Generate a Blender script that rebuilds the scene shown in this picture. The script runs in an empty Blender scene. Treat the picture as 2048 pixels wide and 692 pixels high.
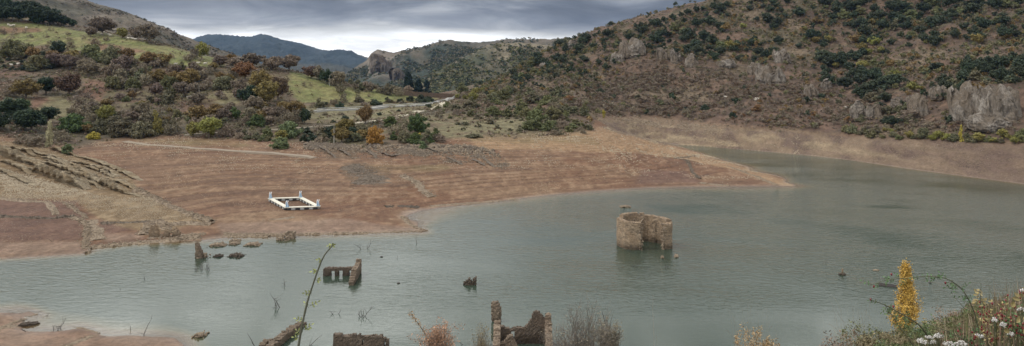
import bpy, math, random
import numpy as np
from math import pi, radians, sin, cos
from mathutils import Vector, Matrix
random.seed(7); rng = np.random.default_rng(7)
S = bpy.context.scene; COL = S.collection
F, U0, V0, H = 1490.0, 1024.0, 140.0, 32.0      # focal length (of a 2048 wide frame), optical centre, eye height over the water

# ------------------------------------------------------------------ helpers
def tag(o, label=None, cat=None, group=None, kind=None):
    if label: o['label'] = label
    if cat: o['category'] = cat
    if group: o['group'] = group
    if kind: o['kind'] = kind
    elif cat and 'wall' in o.name: o['kind'] = 'thing'
    return o
def mesh(name, V, faces, mats=(), mi=None, smooth=False, col=None, attrs=None):
    V = np.asarray(V, dtype=np.float64).reshape(-1, 3)
    if isinstance(faces, np.ndarray) or np.isscalar(faces[0][0]): faces = [faces]
    faces = [np.asarray(f, dtype=np.int64) for f in faces if len(f)]
    me = bpy.data.meshes.new(name)
    nl = sum(f.size for f in faces); nf = sum(len(f) for f in faces)
    me.vertices.add(len(V)); me.vertices.foreach_set('co', V.ravel())
    me.loops.add(nl); me.polygons.add(nf)
    me.loops.foreach_set('vertex_index', np.concatenate([f.ravel() for f in faces]))
    tot = np.concatenate([np.full(len(f), f.shape[1]) for f in faces])
    me.polygons.foreach_set('loop_start', np.concatenate([[0], np.cumsum(tot)[:-1]]))
    me.polygons.foreach_set('loop_total', tot)
    if mi is not None: me.polygons.foreach_set('material_index', np.asarray(mi, dtype=np.int32))
    me.polygons.foreach_set('use_smooth', np.full(nf, bool(smooth)))
    for m in mats: me.materials.append(m)
    if col is not None:
        a = me.color_attributes.new('tint', 'FLOAT_COLOR', 'POINT')
        c = np.ones((len(V), 4)); c[:, :3] = col; a.data.foreach_set('color', c.ravel())
    for k, arr in (attrs or {}).items():
        a = me.attributes.new(k, 'FLOAT', 'POINT'); a.data.foreach_set('value', np.asarray(arr, dtype=np.float32).ravel())
    me.update(calc_edges=True)
    return me
def link(name, me, parent=None, loc=None, rz=None, sc=None):
    o = bpy.data.objects.new(name, me); COL.objects.link(o)
    if parent: o.parent = parent
    if loc is not None: o.location = loc
    if rz is not None: o.rotation_euler = (0, 0, rz)
    if sc is not None: o.scale = sc
    return o
def empty(name, loc=(0, 0, 0), rz=0, sc=None): 
    o = link(name, None, None, loc, rz, sc); o.empty_display_size = .5
    return o
class MB:                                         # collects pieces into one mesh
    def __init__(s): s.v = []; s.f = {}; s.n = 0
    def add(s, V, Fc):
        V = np.asarray(V, float).reshape(-1, 3); Fc = np.asarray(Fc)
        s.v.append(V); s.f.setdefault(Fc.shape[1], []).append(Fc + s.n); s.n += len(V)
    def box(s, c, d, rz=0, tilt=0):
        b = np.array([[x, y, z] for z in (-.5, .5) for y in (-.5, .5) for x in (-.5, .5)]) * np.array(d)
        if tilt: b = b @ np.array(Matrix.Rotation(tilt, 3, 'Y').transposed())
        R = np.array([[cos(rz), -sin(rz), 0], [sin(rz), cos(rz), 0], [0, 0, 1]])
        s.add(b @ R.T + np.array(c), [[0, 2, 3, 1], [4, 5, 7, 6], [0, 1, 5, 4], [2, 6, 7, 3], [0, 4, 6, 2], [1, 3, 7, 5]])
    def tube(s, P, R, n=5, cap=True):
        P = np.asarray(P, float); m = len(P); R = np.broadcast_to(np.asarray(R, float), (m,))
        T = np.gradient(P, axis=0); T /= (np.linalg.norm(T, axis=1, keepdims=True) + 1e-9)
        up = np.array([0, 0, 1.]) if abs(T[0, 2]) < .9 else np.array([1., 0, 0])
        A = np.cross(T, up); A /= (np.linalg.norm(A, axis=1, keepdims=True) + 1e-9); B = np.cross(T, A)
        a = np.arange(n) * 2 * pi / n
        V = P[:, None] + R[:, None, None] * (np.cos(a)[None, :, None] * A[:, None] + np.sin(a)[None, :, None] * B[:, None])
        i = np.arange(m - 1)[:, None] * n; j = np.arange(n)[None]; k = (j + 1) % n
        s.add(V, np.stack([i + j, i + k, i + n + k, i + n + j], -1).reshape(-1, 4))
        if cap and n == 4: s.add(V[[0, -1]].reshape(-1, 3), [[0, 1, 2, 3], [7, 6, 5, 4]])
        elif cap:
            for e in (0, -1): s.add(np.vstack([V[e], P[e]]), [[q, (q + 1) % n, n] for q in range(n)])
    def build(s, name, mats, smooth=False, **k):
        return mesh(name, np.vstack(s.v), [np.vstack(x) for x in s.f.values()], mats, smooth=smooth, **k)
def _h(ix, iy, s):
    n = (ix.astype(np.int64) * 374761393 + iy.astype(np.int64) * 668265263 + s * 1442695041) & 0x7fffffff
    n = ((n ^ (n >> 13)) * 1274126177) & 0x7fffffff
    return ((n ^ (n >> 16)) & 0xffff) / 32767.5 - 1
def vn(x, y, s=0):
    x = np.asarray(x, float); y = np.asarray(y, float)
    ix = np.floor(x); iy = np.floor(y); fx = x - ix; fy = y - iy
    fx = fx * fx * fx * (fx * (fx * 6 - 15) + 10); fy = fy * fy * fy * (fy * (fy * 6 - 15) + 10)
    a = _h(ix, iy, s); b = _h(ix + 1, iy, s); c = _h(ix, iy + 1, s); d = _h(ix + 1, iy + 1, s)
    return (a * (1 - fx) + b * fx) * (1 - fy) + (c * (1 - fx) + d * fx) * fy
def fbm(x, y, o=4, s=0, g=.5):
    r = 0; a = 1; t = 0
    for i in range(o):
        r = r + a * vn(x * 2 ** i + 17.3 * i, y * 2 ** i - 9.1 * i, s + i); t += a; a *= g
    return r / t * 1.6
def ss(a, b, x): t = np.clip((x - a) / (b - a), 0, 1); return t * t * (3 - 2 * t)
def inpoly(poly, x, y):
    r = np.zeros(np.shape(x), bool); n = len(poly)
    for i in range(n):
        x1, y1 = poly[i]; x2, y2 = poly[(i + 1) % n]
        if y1 == y2: continue
        r ^= ((y1 > y) != (y2 > y)) & (x < (x2 - x1) * (y - y1) / (y2 - y1) + x1)
    return r
def poly_y(pl, u): return np.interp(u, [p[0] for p in pl], [p[1] for p in pl])

# ------------------------------------------------------------------ materials
def newmat(name):
    m = bpy.data.materials.new(name); m.use_nodes = True; nt = m.node_tree; nt.nodes.clear()
    return m, nt
class N:                                          # terse node graph writer
    def __init__(s, nt): s.t = nt
    def n(s, typ, inp=None, **kw):
        x = s.t.nodes.new(typ)
        for k, v in kw.items(): setattr(x, k, v)
        for k, v in (inp or {}).items():
            if isinstance(v, tuple) and len(v) == 2 and hasattr(v[0], 'outputs'): s.t.links.new(v[0].outputs[v[1]], x.inputs[k])
            elif hasattr(v, 'outputs'): s.t.links.new(v.outputs[0], x.inputs[k])
            else: x.inputs[k].default_value = v
        return x
    def math(s, op, a, b=0.0, c=None, clamp=False):
        i = {0: a, 1: b}
        if c is not None: i[2] = c
        return s.n('ShaderNodeMath', i, operation=op, use_clamp=clamp)
    def ramp(s, fac, stops, interp='LINEAR'):
        r = s.n('ShaderNodeValToRGB', {'Fac': fac}); cr = r.color_ramp; cr.interpolation = interp
        while len(cr.elements) > 1: cr.elements.remove(cr.elements[-1])
        for i, (p, c) in enumerate(stops):
            e = cr.elements[0] if i == 0 else cr.elements.new(p)
            e.position = p; c = (c, c, c) if isinstance(c, (int, float)) else c; e.color = (*c, 1)
        return r
    def mix(s, fac, a, b, blend='MIX'):
        x = s.n('ShaderNodeMix', data_type='RGBA', blend_type=blend)
        for k, v in ((0, fac), (6, a), (7, b)):
            if isinstance(v, tuple) and len(v) == 2 and hasattr(v[0], 'outputs'): s.t.links.new(v[0].outputs[v[1]], x.inputs[k])
            elif hasattr(v, 'outputs'): s.t.links.new(v.outputs[2 if v.bl_idname == 'ShaderNodeMix' else 0], x.inputs[k])
            else: x.inputs[k].default_value = (*v, 1) if isinstance(v, tuple) and len(v) == 3 else v
        return x
    def out(s, sh, vol=None):
        o = s.n('ShaderNodeOutputMaterial'); 
        if sh: s.t.links.new(sh.outputs[0], o.inputs[0])
        if vol: s.t.links.new(vol.outputs[0], o.inputs[1])
def c2(x): return (x, 2) if x.bl_idname == 'ShaderNodeMix' else (x, 0)
def leaf_mat(name, c, var=.35, hue=.03, rough=.75, fine=2.0):
    m, nt = newmat(name); g = N(nt)
    oi = g.n('ShaderNodeObjectInfo'); geo = g.n('ShaderNodeNewGeometry')
    nz = g.n('ShaderNodeTexNoise', {'Vector': (geo, 'Position'), 'Scale': fine, 'Detail': 3.0})
    isl = g.math('MULTIPLY_ADD', (geo, 'Random Per Island'), .6, .7)
    v = g.math('MULTIPLY_ADD', (oi, 'Random'), 2 * var * .7, 1 - var * .7)
    v2 = g.math('MULTIPLY_ADD', nz, 1.1, .45)
    vv = g.math('MULTIPLY', g.math('MULTIPLY', v, v2), isl)
    h = g.math('MULTIPLY_ADD', g.math('FRACT', g.math('MULTIPLY', (oi, 'Random'), 7.31)), 2 * hue, .5 - hue)
    hs = g.n('ShaderNodeHueSaturation', {'Hue': h, 'Value': vv, 'Color': (*c, 1)})
    b = g.n('ShaderNodeBsdfPrincipled', {'Base Color': hs, 'Roughness': rough, 'Specular IOR Level': .25})
    g.out(b); return m
def plain(name, c, rough=.7, metal=0, nscale=3.0, namt=.35, bump=.0, spec=.4):
    m, nt = newmat(name); g = N(nt); tc = g.n('ShaderNodeTexCoord')
    nz = g.n('ShaderNodeTexNoise', {'Vector': (tc, 'Object'), 'Scale': nscale, 'Detail': 6.0, 'Roughness': .65})
    v = g.math('MULTIPLY_ADD', nz, 2 * namt, 1 - namt)
    hs = g.n('ShaderNodeHueSaturation', {'Value': v, 'Color': (*c, 1)})
    i = {'Base Color': hs, 'Roughness': rough, 'Metallic': metal, 'Specular IOR Level': spec}
    if bump: i['Normal'] = g.n('ShaderNodeBump', {'Height': nz, 'Strength': bump, 'Distance': .05})
    g.out(g.n('ShaderNodeBsdfPrincipled', i)); return m
def stone_mat(name, c1, c2_, c3, scale=2.2, wet=None, flat=1.0, mortar=.45):
    m, nt = newmat(name); g = N(nt); geo = g.n('ShaderNodeNewGeometry')
    mp = g.n('ShaderNodeMapping', {'Vector': (geo, 'Position'), 'Scale': (1, 1, 1.6 * flat)})
    vo = g.n('ShaderNodeTexVoronoi', {'Vector': mp, 'Scale': scale}); ve = g.n('ShaderNodeTexVoronoi', {'Vector': mp, 'Scale': scale}, feature='DISTANCE_TO_EDGE')
    nz = g.n('ShaderNodeTexNoise', {'Vector': (geo, 'Position'), 'Scale': .7, 'Detail': 8.0, 'Roughness': .7})
    nf = g.n('ShaderNodeTexNoise', {'Vector': (geo, 'Position'), 'Scale': 9.0, 'Detail': 4.0})
    sx = g.n('ShaderNodeSeparateColor', {0: (vo, 'Color')})
    a = g.mix((sx, 0), c1, c2_); b = g.mix(g.ramp(nz, [(.42, 0), (.62, 1)]), c2(a), c3)
    e = g.ramp((ve, 'Distance'), [(0, mortar), (.09, 1)]); d = g.mix(1.0, c2(b), e, 'MULTIPLY')
    d = g.mix(.5, c2(d), g.ramp(nf, [(.3, .5), (.7, 1.4)]), 'MULTIPLY')
    if wet is not None:
        sp = g.n('ShaderNodeSeparateXYZ', {0: (geo, 'Position')})
        zz = g.math('ADD', (sp, 'Z'), g.math('MULTIPLY', nz, 1.4))
        d = g.mix(1.0, c2(d), g.ramp(g.math('MULTIPLY', zz, .2), [(0, wet), (.2, wet), (.42, 1)]), 'MULTIPLY')
    hgt = g.math('ADD', g.math('MULTIPLY', e, .6), g.math('MULTIPLY', nf, .5))
    bp = g.n('ShaderNodeBump', {'Height': hgt, 'Strength': .8, 'Distance': .12})
    g.out(g.n('ShaderNodeBsdfPrincipled', {'Base Color': c2(d), 'Roughness': .9, 'Specular IOR Level': .2, 'Normal': bp})); return m

# ------------------------------------------------------------------ camera, sky, sun
cam = bpy.data.cameras.new('camera'); co = bpy.data.objects.new('camera', cam); COL.objects.link(co)
co.location = (0, 0, H); co.rotation_euler = (pi / 2, 0, 0)
cam.sensor_width = 36; cam.lens = F / 2048 * 36; cam.shift_y = (V0 - 346) / 2048; cam.clip_start = .1; cam.clip_end = 30000
S.camera = co
SUN_EL, SUN_AZ = radians(58), radians(-98)       # azimuth clockwise from +Y (view direction)
W = bpy.data.worlds.new('World'); S.world = W; W.use_nodes = True; nt = W.node_tree; nt.nodes.clear(); g = N(nt)
sky = g.n('ShaderNodeTexSky', sky_type='NISHITA', sun_disc=False, sun_elevation=SUN_EL, sun_rotation=SUN_AZ)
tc = g.n('ShaderNodeTexCoord'); sp = g.n('ShaderNodeSeparateXYZ', {0: (tc, 'Generated')})
zc = g.math('MAXIMUM', (sp, 'Z'), 0.0)
mp = g.n('ShaderNodeMapping', {'Vector': (tc, 'Generated'), 'Scale': (4.6, 4.6, 19), 'Location': (1.3, .2, .55)})
n1 = g.n('ShaderNodeTexNoise', {'Vector': mp, 'Scale': 1.6, 'Detail': 7.0, 'Roughness': .55, 'Distortion': .6})
mp2 = g.n('ShaderNodeMapping', {'Vector': (tc, 'Generated'), 'Scale': (2.6, 2.6, 14), 'Location': (4.0, 2.2, 1.5)})
n2 = g.n('ShaderNodeTexNoise', {'Vector': mp2, 'Scale': 2.0, 'Detail': 4.0, 'Roughness': .5})
# height of the dark cloud base wobbles; under it a bright break
zb = g.math('ADD', zc, g.math('MULTIPLY_ADD', n1, .036, -.018))
zb = g.math('ADD', zb, g.math('MULTIPLY_ADD', n2, .035, -.0175))
base = g.ramp(zb, [(0.0, 1.35), (.038, 1.3), (.048, .8), (.058, .36), (.078, .23), (.10, .28), (.13, .36), (.2, .60), (.28, 1.15), (.42, 1.5), (.7, .95), (1, .85)])
# azimuth: cloud is lighter to the left of the view, heavier to the right
az = g.math('DIVIDE', (sp, 'X'), g.math('MAXIMUM', (sp, 'Y'), .05))
lf = g.ramp(g.math('MULTIPLY_ADD', az, 1.0, .5), [(0, 1.30), (.35, 1.12), (.55, .85), (.75, .72), (1, .85)])
det = g.ramp(n1, [(.28, .52), (.42, .80), (.52, 1.08), (.68, 1.85)])
br = g.math('MULTIPLY', g.math('MULTIPLY', base, lf), det)
hue = g.mix(g.ramp(br, [(.1, 0), (.6, 1)]), (.84, .92, 1.12), (.99, 1.0, 1.0))
cl = g.mix(1.0, c2(hue), br, 'MULTIPLY')
cl10 = g.mix(1.0, c2(cl), (10., 10., 10.), 'MULTIPLY')
fin = g.mix(.93, sky, c2(cl10))
bg = g.n('ShaderNodeBackground', {0: c2(fin), 'Strength': .1})
wo = g.n('ShaderNodeOutputWorld'); nt.links.new(bg.outputs[0], wo.inputs[0])
sun = bpy.data.lights.new('sun', 'SUN'); sun.energy = 1.5; sun.angle = radians(10); sun.color = (1, .95, .88)
so = bpy.data.objects.new('sun', sun); COL.objects.link(so); so.location = (0, 0, 300)
d = Vector((sin(SUN_AZ) * cos(SUN_EL), cos(SUN_AZ) * cos(SUN_EL), sin(SUN_EL)))
so.rotation_euler = d.to_track_quat('Z', 'Y').to_euler()
vs = S.view_settings; vs.view_transform = 'Standard'; vs.look = 'None'; vs.exposure = 0.04; vs.gamma = 1; vs.use_curve_mapping = False
S.cycles.max_bounces = 5; S.cycles.diffuse_bounces = 2; S.cycles.glossy_bounces = 3; S.cycles.transparent_max_bounces = 12
S.cycles.volume_bounces = 0

# ------------------------------------------------------------------ terrain heights
def Yz(v, z): return (H - z) * F / (v - V0)
SHORE = [(-300, 530), (0, 518), (90, 513), (165, 508), (182, 497), (260, 488), (390, 482), (470, 474), (600, 471), (760, 466), (850, 463), (836, 449), (815, 432), (850, 420), (900, 413), (950, 408), (1000, 403), (1050, 396), (1100, 390), (1150, 386), (1200, 382), (1300, 376), (1400, 374.5), (1500, 374), (1560, 373), (1590, 369)]
BACK = [(1590, 369), (1572, 360), (1545, 349), (1510, 343), (1495, 333), (1450, 322), (1400, 305), (1370, 297), (1315, 288)]
FAR = [(1315, 287), (1400, 292), (1520, 302), (1620, 311), (1700, 320), (1850, 342), (2048, 368), (2350, 402)]
def dens(pl, step=14):
    out = []
    for (a, b), (c, d_) in zip(pl[:-1], pl[1:]):
        k = max(1, int(math.hypot(c - a, (d_ - b) * 2) / step))
        out += [(a + (c - a) * t / k, b + (d_ - b) * t / k) for t in range(k)]
    return out + [pl[-1]]
K = []                                            # control points u, Y, q = z / Y
def KV(u, v, Y): K.append((u, Y, H / Y - (v - V0) / F))
def KZ(u, Y, z): K.append((u, Y, z / Y))
for pl in (SHORE, BACK, FAR):
    for u, v in dens(pl, 22): KZ(u, Yz(v, 0), 0)
COLS = {-300: [(290, 215), (240, 255), (200, 290), (150, 340), (100, 390), (50, 430), (20, 470), (0, 520), (-10, 600), (-10, 730)],
 0: [(400, 166), (340, 192), (290, 210), (230, 248), (200, 290), (150, 340), (100, 390), (60, 430), (30, 462), (15, 490), (20, 600), (20, 730)],
 150: [(440, 150), (400, 165), (350, 193), (305, 218), (275, 245), (240, 275), (200, 305), (150, 350), (100, 395), (70, 425), (52, 450), (55, 520), (70, 600), (80, 730)],
 300: [(440, 152), (400, 170), (350, 194), (300, 226), (275, 248), (240, 280), (200, 310), (150, 350), (110, 385), (88, 415), (90, 480), (110, 600), (120, 730)],
 450: [(440, 155), (400, 174), (350, 199), (300, 230), (275, 250), (250, 268), (220, 295), (180, 330), (150, 360), (128, 390), (122, 410), (130, 480), (160, 600), (170, 730)],
 570: [(440, 156), (400, 175), (350, 200), (300, 228), (285, 240), (250, 265), (222, 300), (200, 320), (160, 355), (143, 375), (150, 440), (180, 550), (190, 730)],
 700: [(440, 155), (400, 174), (350, 199), (300, 228), (285, 238), (250, 270), (219, 320), (200, 340), (175, 370), (170, 380), (180, 450), (200, 560), (200, 730)],
 800: [(380, 184), (330, 208), (290, 235), (265, 258), (240, 285), (228, 305), (214, 335), (197, 362), (187, 385), (195, 450), (212, 560), (210, 730)],
 900: [(370, 192), (330, 214), (300, 232), (280, 246), (250, 275), (225, 320), (203, 375), (198, 400), (190, 460), (185, 560), (185, 640), (195, 730)],
 1000: [(360, 200), (320, 222), (290, 240), (270, 257), (250, 285), (230, 320), (210, 360), (195, 410), (180, 470), (165, 540), (158, 590), (175, 730)],
 1100: [(340, 212), (290, 242), (265, 264), (240, 290), (210, 340), (180, 400), (150, 460), (120, 520), (100, 560), (115, 730)],
 1200: [(340, 215), (300, 240), (275, 262), (258, 285), (236, 322), (215, 345), (180, 385), (140, 440), (100, 500), (75, 540), (58, 580), (85, 730)],
 1320: [(340, 222), (312, 250), (296, 285), (264, 336), (242, 350), (215, 368), (170, 405), (120, 460), (80, 510), (42, 560), (65, 730)],
 1400: [(350, 219), (328, 238), (312, 262)], 1490: [(355, 217), (342, 231)], 1545: [(361, 213)],
 1450: [(350, 222), (332, 240), (272, 313), (255, 322), (220, 345), (180, 385), (130, 435), (80, 490), (35, 545), (6, 575), (30, 730)],
 1600: [(285, 292), (266, 300), (230, 325), (180, 370), (120, 430), (60, 490), (0, 550), (-45, 600), (-30, 730)],
 1750: [(300, 263), (277, 272), (240, 295), (190, 335), (130, 395), (70, 455), (0, 520), (-90, 600), (-90, 730)],
 1900: [(310, 240), (283, 250), (240, 268), (190, 300), (130, 355), (70, 420), (0, 495), (-120, 600), (-120, 730)],
 2048: [(320, 222), (288, 231), (240, 248), (175, 275), (130, 315), (95, 345), (75, 400), (35, 440), (0, 470), (-150, 600), (-150, 730)],
 2350: [(350, 195), (300, 205), (240, 225), (170, 250), (90, 290), (40, 340), (0, 400), (-180, 560), (-200, 730)]}
for u, l in COLS.items():
    for v, Y in l: KV(u, v, Y)
for u in range(-300, 2351, 75):                   # lake bed and the near slope
    vs_ = poly_y(SHORE[:11] + SHORE[14:], u) if u < 1590 else poly_y(FAR, u)
    yf = Yz(vs_, 0); y0 = 100 if u < 420 else 76
    for t in (.25, .5, .75): KZ(u, y0 + (yf - y0) * t, -2.6)
    if u > 420: KZ(u, 72, 0); KZ(u, 78, -1.2)
    else: KZ(u, 72, 1.0)
    for Y, z in ((60, 4.5), (40, 10.5), (27, 16)): KZ(u, Y, z)
    if u < 1500:
        for Y, z in ((18, 20.5), (10, 25.5), (5, 28.8), (3, 30.2)): KZ(u, Y, z)
    else:
        e = ss(1500, 2048, u); 
        for Y, z in ((20, 20.5 + 2.5 * e), (14, 22.6 + 4.6 * e), (10, 25.4 + 3.0 * e), (5, 28.6 + 1.4 * e), (3, 30.2 + .3 * e)): KZ(u, Y, z)
for u, v, z in [(-300, 625, 0), (-200, 625, 0), (-100, 625, 0), (0, 625, 0), (40, 626, 0), (75, 627, 0), (62, 632, 0), (45, 644, 0), (42, 656, 0), (65, 663, 0), (100, 663, 0), (130, 661, 0), (160, 657, 0), (190, 664, 0), (205, 671, 0), (250, 671, 0), (300, 673, 0), (345, 675, 0), (360, 684, 0), (370, 694, 0),
                (20, 640, .3), (-60, 645, .35), (-200, 660, .4), (40, 675, .25), (120, 678, .3), (170, 668, .3), (250, 684, .3), (310, 688, .2), (80, 647, -.3), (75, 654, -.25), (110, 648, -.5), (150, 645, -.6), (230, 660, -.6), (320, 664, -.6), (390, 680, -.5), (400, 700, -.5), (-100, 612, -.7), (40, 615, -.7), (100, 630, -.8)]:
    KZ(u, Yz(v, z), z)
for u in range(1360, 1590, 25):
    yb = Yz(poly_y(BACK[::-1], u), 0); yf = Yz(poly_y(FAR, u), 0)
    KZ(u, (yb + yf) / 2, -min(2, (yf - yb) * .08))
for u in (1610, 1640, 1700): KZ(u, 215, -2); KZ(u, 240, -2)
for u, v, z in ((838, 440, -.12), (850, 436, -.22), (872, 430, -.25), (895, 423, -.28), (862, 446, -.3), (890, 436, -.45), (930, 418, -.4)): KZ(u, Yz(v, z), z)
K = np.array(K)
_, keep = np.unique(np.round(np.stack([K[:, 0] / 8, np.log(K[:, 1]) * 150], 1)), axis=0, return_index=True); K = K[np.sort(keep)]
def kc(u, Y): return np.stack([np.asarray(u) / F, np.log(Y)], -1)
C = kc(K[:, 0], K[:, 1]); EPS = .02
def phi(r2): return np.sqrt(r2 + EPS ** 2)
D2 = ((C[:, None] - C[None]) ** 2).sum(-1); n = len(C)
A = np.zeros((n + 3, n + 3)); A[:n, :n] = phi(D2) + np.eye(n) * 1e-4; P_ = np.c_[np.ones(n), C]; A[:n, n:] = P_; A[n:, :n] = P_.T
w = np.linalg.solve(A, np.r_[K[:, 2], 0, 0, 0])
def rbf(u, Y):
    X = kc(u, Y).reshape(-1, 2); out = np.empty(len(X))
    for i in range(0, len(X), 4000):
        x = X[i:i + 4000]; d2 = (x[:, None, 0] - C[None, :, 0]) ** 2 + (x[:, None, 1] - C[None, :, 1]) ** 2
        out[i:i + 4000] = np.sqrt(d2 + EPS ** 2) @ w[:n] + w[n] + x @ w[n + 1:]
    return out.reshape(np.shape(u))
UU = np.arange(-300, 2351, 2.5)
YY = np.concatenate([np.arange(3, 20, .4), np.arange(20, 84, 1.), np.arange(84, 100, .25), np.arange(100, 122, 1.), np.arange(122, 262, .5), np.arange(262, 600, 1.1), np.arange(600, 731, 4.)])
cu = np.arange(-305, 2360, 10.); cy = np.exp(np.arange(math.log(2.9), math.log(740), .012))
cq = rbf(*np.meshgrid(cu, cy))
def up(q, u, Y):                                  # bilinear lookup in the coarse grid
    fu = (u - cu[0]) / 10.; fy = (np.log(Y) - np.log(cy[0])) / .012
    i = np.clip(fu.astype(int), 0, len(cu) - 2); j = np.clip(fy.astype(int), 0, len(cy) - 2); a = np.clip(fu - i, 0, 1); b = np.clip(fy - j, 0, 1)
    return (q[j, i] * (1 - a) + q[j, i + 1] * a) * (1 - b) + (q[j + 1, i] * (1 - a) + q[j + 1, i + 1] * a) * b
GU, GY = np.meshgrid(UU, YY); GX = (GU - U0) / F * GY
z = up(cq, GU, GY) * GY
e_ = ss(1500, 2048, GU); NY = [3, 5, 10, 14, 20, 27]      # the slope just under the viewer's feet
zn_ = np.interp(GY, NY, [30.2, 28.8, 25.5, 23.2, 19.8, 16.2]) * (1 - e_) + np.interp(GY, NY, [30.5, 30.1, 28.4, 27.3, 23.2, 17.0]) * e_
z = zn_ + (z - zn_) * ss(18, 27, GY)
HW = [(-300, 290), (0, 272), (70, 292), (150, 300), (200, 285), (260, 274), (400, 278), (520, 284), (600, 292), (700, 300), (800, 298), (860, 292), (900, 282), (960, 278), (1050, 276), (1120, 272), (1180, 264), (1200, 236), (1350, 243), (1500, 262), (1650, 272), (1760, 277), (1900, 284), (2048, 290), (2350, 300)]  # high-water line
land = ss(.0, 2.5, z)
GV0 = V0 + (H - z) * F / GY
wob = fbm(GX / 14, GY / 14, 3, 5)
hill = ss(3, -12, GV0 - poly_y(HW, GU) - 3 * wob) * (GY > 100)      # 1 above the high-water line
right = np.maximum(ss(980, 1240, GU), ss(925, 985, GU) * ss(375, 440, GY)) * hill
mud = land * (1 - hill) * (GY > 110)
zn = z + mud * (.10 * fbm(GX / 9, GY / 9, 4, 11) + .03 * fbm(GX / 1.3, GY / 1.3, 3, 12))
zn += mud * .10 * np.abs(fbm(GX / 4 + GY / 9, GY / 5, 3, 15)) * ss(.45, .2, np.abs(GU - 820) / 1000)
# wave-cut benches: small steps that follow the contour
st = (z + .15 * fbm(GX / 12, GY / 12, 3, 21)) / .42; fr = st - np.floor(st)
zn += mud * .42 * (ss(.35, .75, fr) - fr) * .8 * ss(.25, 1.0, z)
lh = hill * (1 - right)
zn += lh * (1.1 * fbm(GX / 38, GY / 38, 4, 31) + .22 * fbm(GX / 6, GY / 6, 3, 33)) * ss(0, 12, z - 6)
gx = GX / 55 + .25 * fbm(GX / 80, GY / 80, 2, 40); gy = GY / 130
zn += right * ss(0, 18, z - 6) * (3.2 * (fbm(gx, gy, 4, 41)) - 2.6 * np.abs(fbm(gx * 1.3 + 4, gy * 1.2, 3, 44)) + .9 * fbm(GX / 11, GY / 11, 4, 46) + .25 * fbm(GX / 3, GY / 3, 2, 48))
nearb = ss(80, 60, GY); zn += nearb * .18 * fbm(GX / 3, GY / 3, 4, 51) * ss(3, 8, GY)
zn += ss(0.02, .2, z) * (GY > 80) * (GY < 105) * .03 * fbm(GX / 2, GY / 2, 3, 55)
# banks: eroded rills above the far shore
fb = (1 - hill) * land * ss(1180, 1260, GU) * ss(1.0, 3, z); zn += fb * .35 * fbm(GX / 2.2, GY / 7, 4, 57)
GZ = zn
GV = V0 + (H - GZ) * F / GY
def ground_px(u, v, ymin=60):                     # first point of the ground met looking through a picture point
    i = int(np.clip(round((u - UU[0]) / 2.5), 0, len(UU) - 1)); vv = GV[:, i]
    ok = (YY > ymin) & (vv <= v); j = int(np.argmax(ok)) if ok.any() else len(YY) - 20
    j = max(j, 1); v1, v2 = vv[j - 1], vv[j]; t = 0 if v1 == v2 else min(1, max(0, (v1 - v) / (v1 - v2)))
    Y = YY[j - 1] + (YY[j] - YY[j - 1]) * t
    return (u - U0) / F * Y, Y, GZ[j - 1, i] + (GZ[j, i] - GZ[j - 1, i]) * t
def zat(X, Y):
    X = np.asarray(X, float); Y = np.asarray(Y, float)
    u = U0 + F * X / Y; fu = np.clip((u - UU[0]) / 2.5, 0, len(UU) - 1.001); i = fu.astype(int); a = fu - i
    j = np.clip(np.searchsorted(YY, Y) - 1, 0, len(YY) - 2); b = np.clip((Y - YY[j]) / (YY[j + 1] - YY[j]), 0, 1)
    return (GZ[j, i] * (1 - a) + GZ[j, i + 1] * a) * (1 - b) + (GZ[j + 1, i] * (1 - a) + GZ[j + 1, i + 1] * a) * b
# ------------------------------------------------------------------ ground colours (what the earth, grass and rock are, not how they are lit)
def L3(a, b, t): return np.asarray(a) * (1 - t[..., None]) + np.asarray(b) * t[..., None]
pu = GU + 9 * fbm(GX / 10, GY / 10, 4, 61); pv = GV + 3.0 * fbm(GX / 10, GY / 10, 4, 62)
def area(*polys, blur=2):
    m = np.zeros(GU.shape)
    for p in polys: m = np.maximum(m, inpoly(p, pu, pv))
    for _ in range(blur):
        m[1:-1] = (m[:-2] + 2 * m[1:-1] + m[2:]) / 4; m[:, 1:-1] = (m[:, :-2] + 2 * m[:, 1:-1] + m[:, 2:]) / 4
    return m
f1 = fbm(GX / 25, GY / 25, 5, 71); f2 = fbm(GX / 6, GY / 6, 4, 72); f3 = fbm(GX / 1.6, GY / 2.4, 3, 73); f4 = fbm(GX / 50, GY / 3.5, 4, 74)
streak = .6 * fbm(GX / 30, GZ / .28 + .1 * f1, 3, 75) + .6 * fbm(GX / 45, GZ / .09 + .3 * f1, 2, 175)
# mud
c = L3((.215, .125, .082), (.25, .165, .112), ss(-.6, .6, f1 + .5 * f2))
c = L3(c, (.145, .092, .066), ss(.0, .6, streak) * .7); c = L3(c, (.27, .185, .12), ss(-.05, -.6, streak) * .3)
c = L3(c, (.33, .25, .175), ss(.2, .8, f3 * .6 + streak * -.5 + .1) * .45)
tan = area([(1080, 300), (1200, 255), (1330, 288), (1600, 365), (1600, 380), (1500, 350), (1380, 318), (1250, 300)], [(930, 276), (1180, 262), (1330, 290), (1240, 305), (950, 296)], blur=5)
c = L3(c, (.38, .27, .17), tan * .75)
olive = area([(250, 275), (470, 280), (520, 293), (330, 290)], [(880, 250), (1180, 262), (1200, 290), (920, 283)], [(720, 330), (900, 330), (900, 345), (760, 345)], blur=6)
c = L3(c, (.22, .18, .10), olive * (.45 + .3 * f2))
purple = area([(-300, 395), (60, 398), (150, 405), (165, 440), (165, 480), (-300, 490)], [(200, 440), (290, 430), (290, 455), (210, 470)], [(1290, 340), (1380, 345), (1400, 366), (1260, 370)], blur=3)
c = L3(c, (.175, .112, .092), purple * .8)
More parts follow.
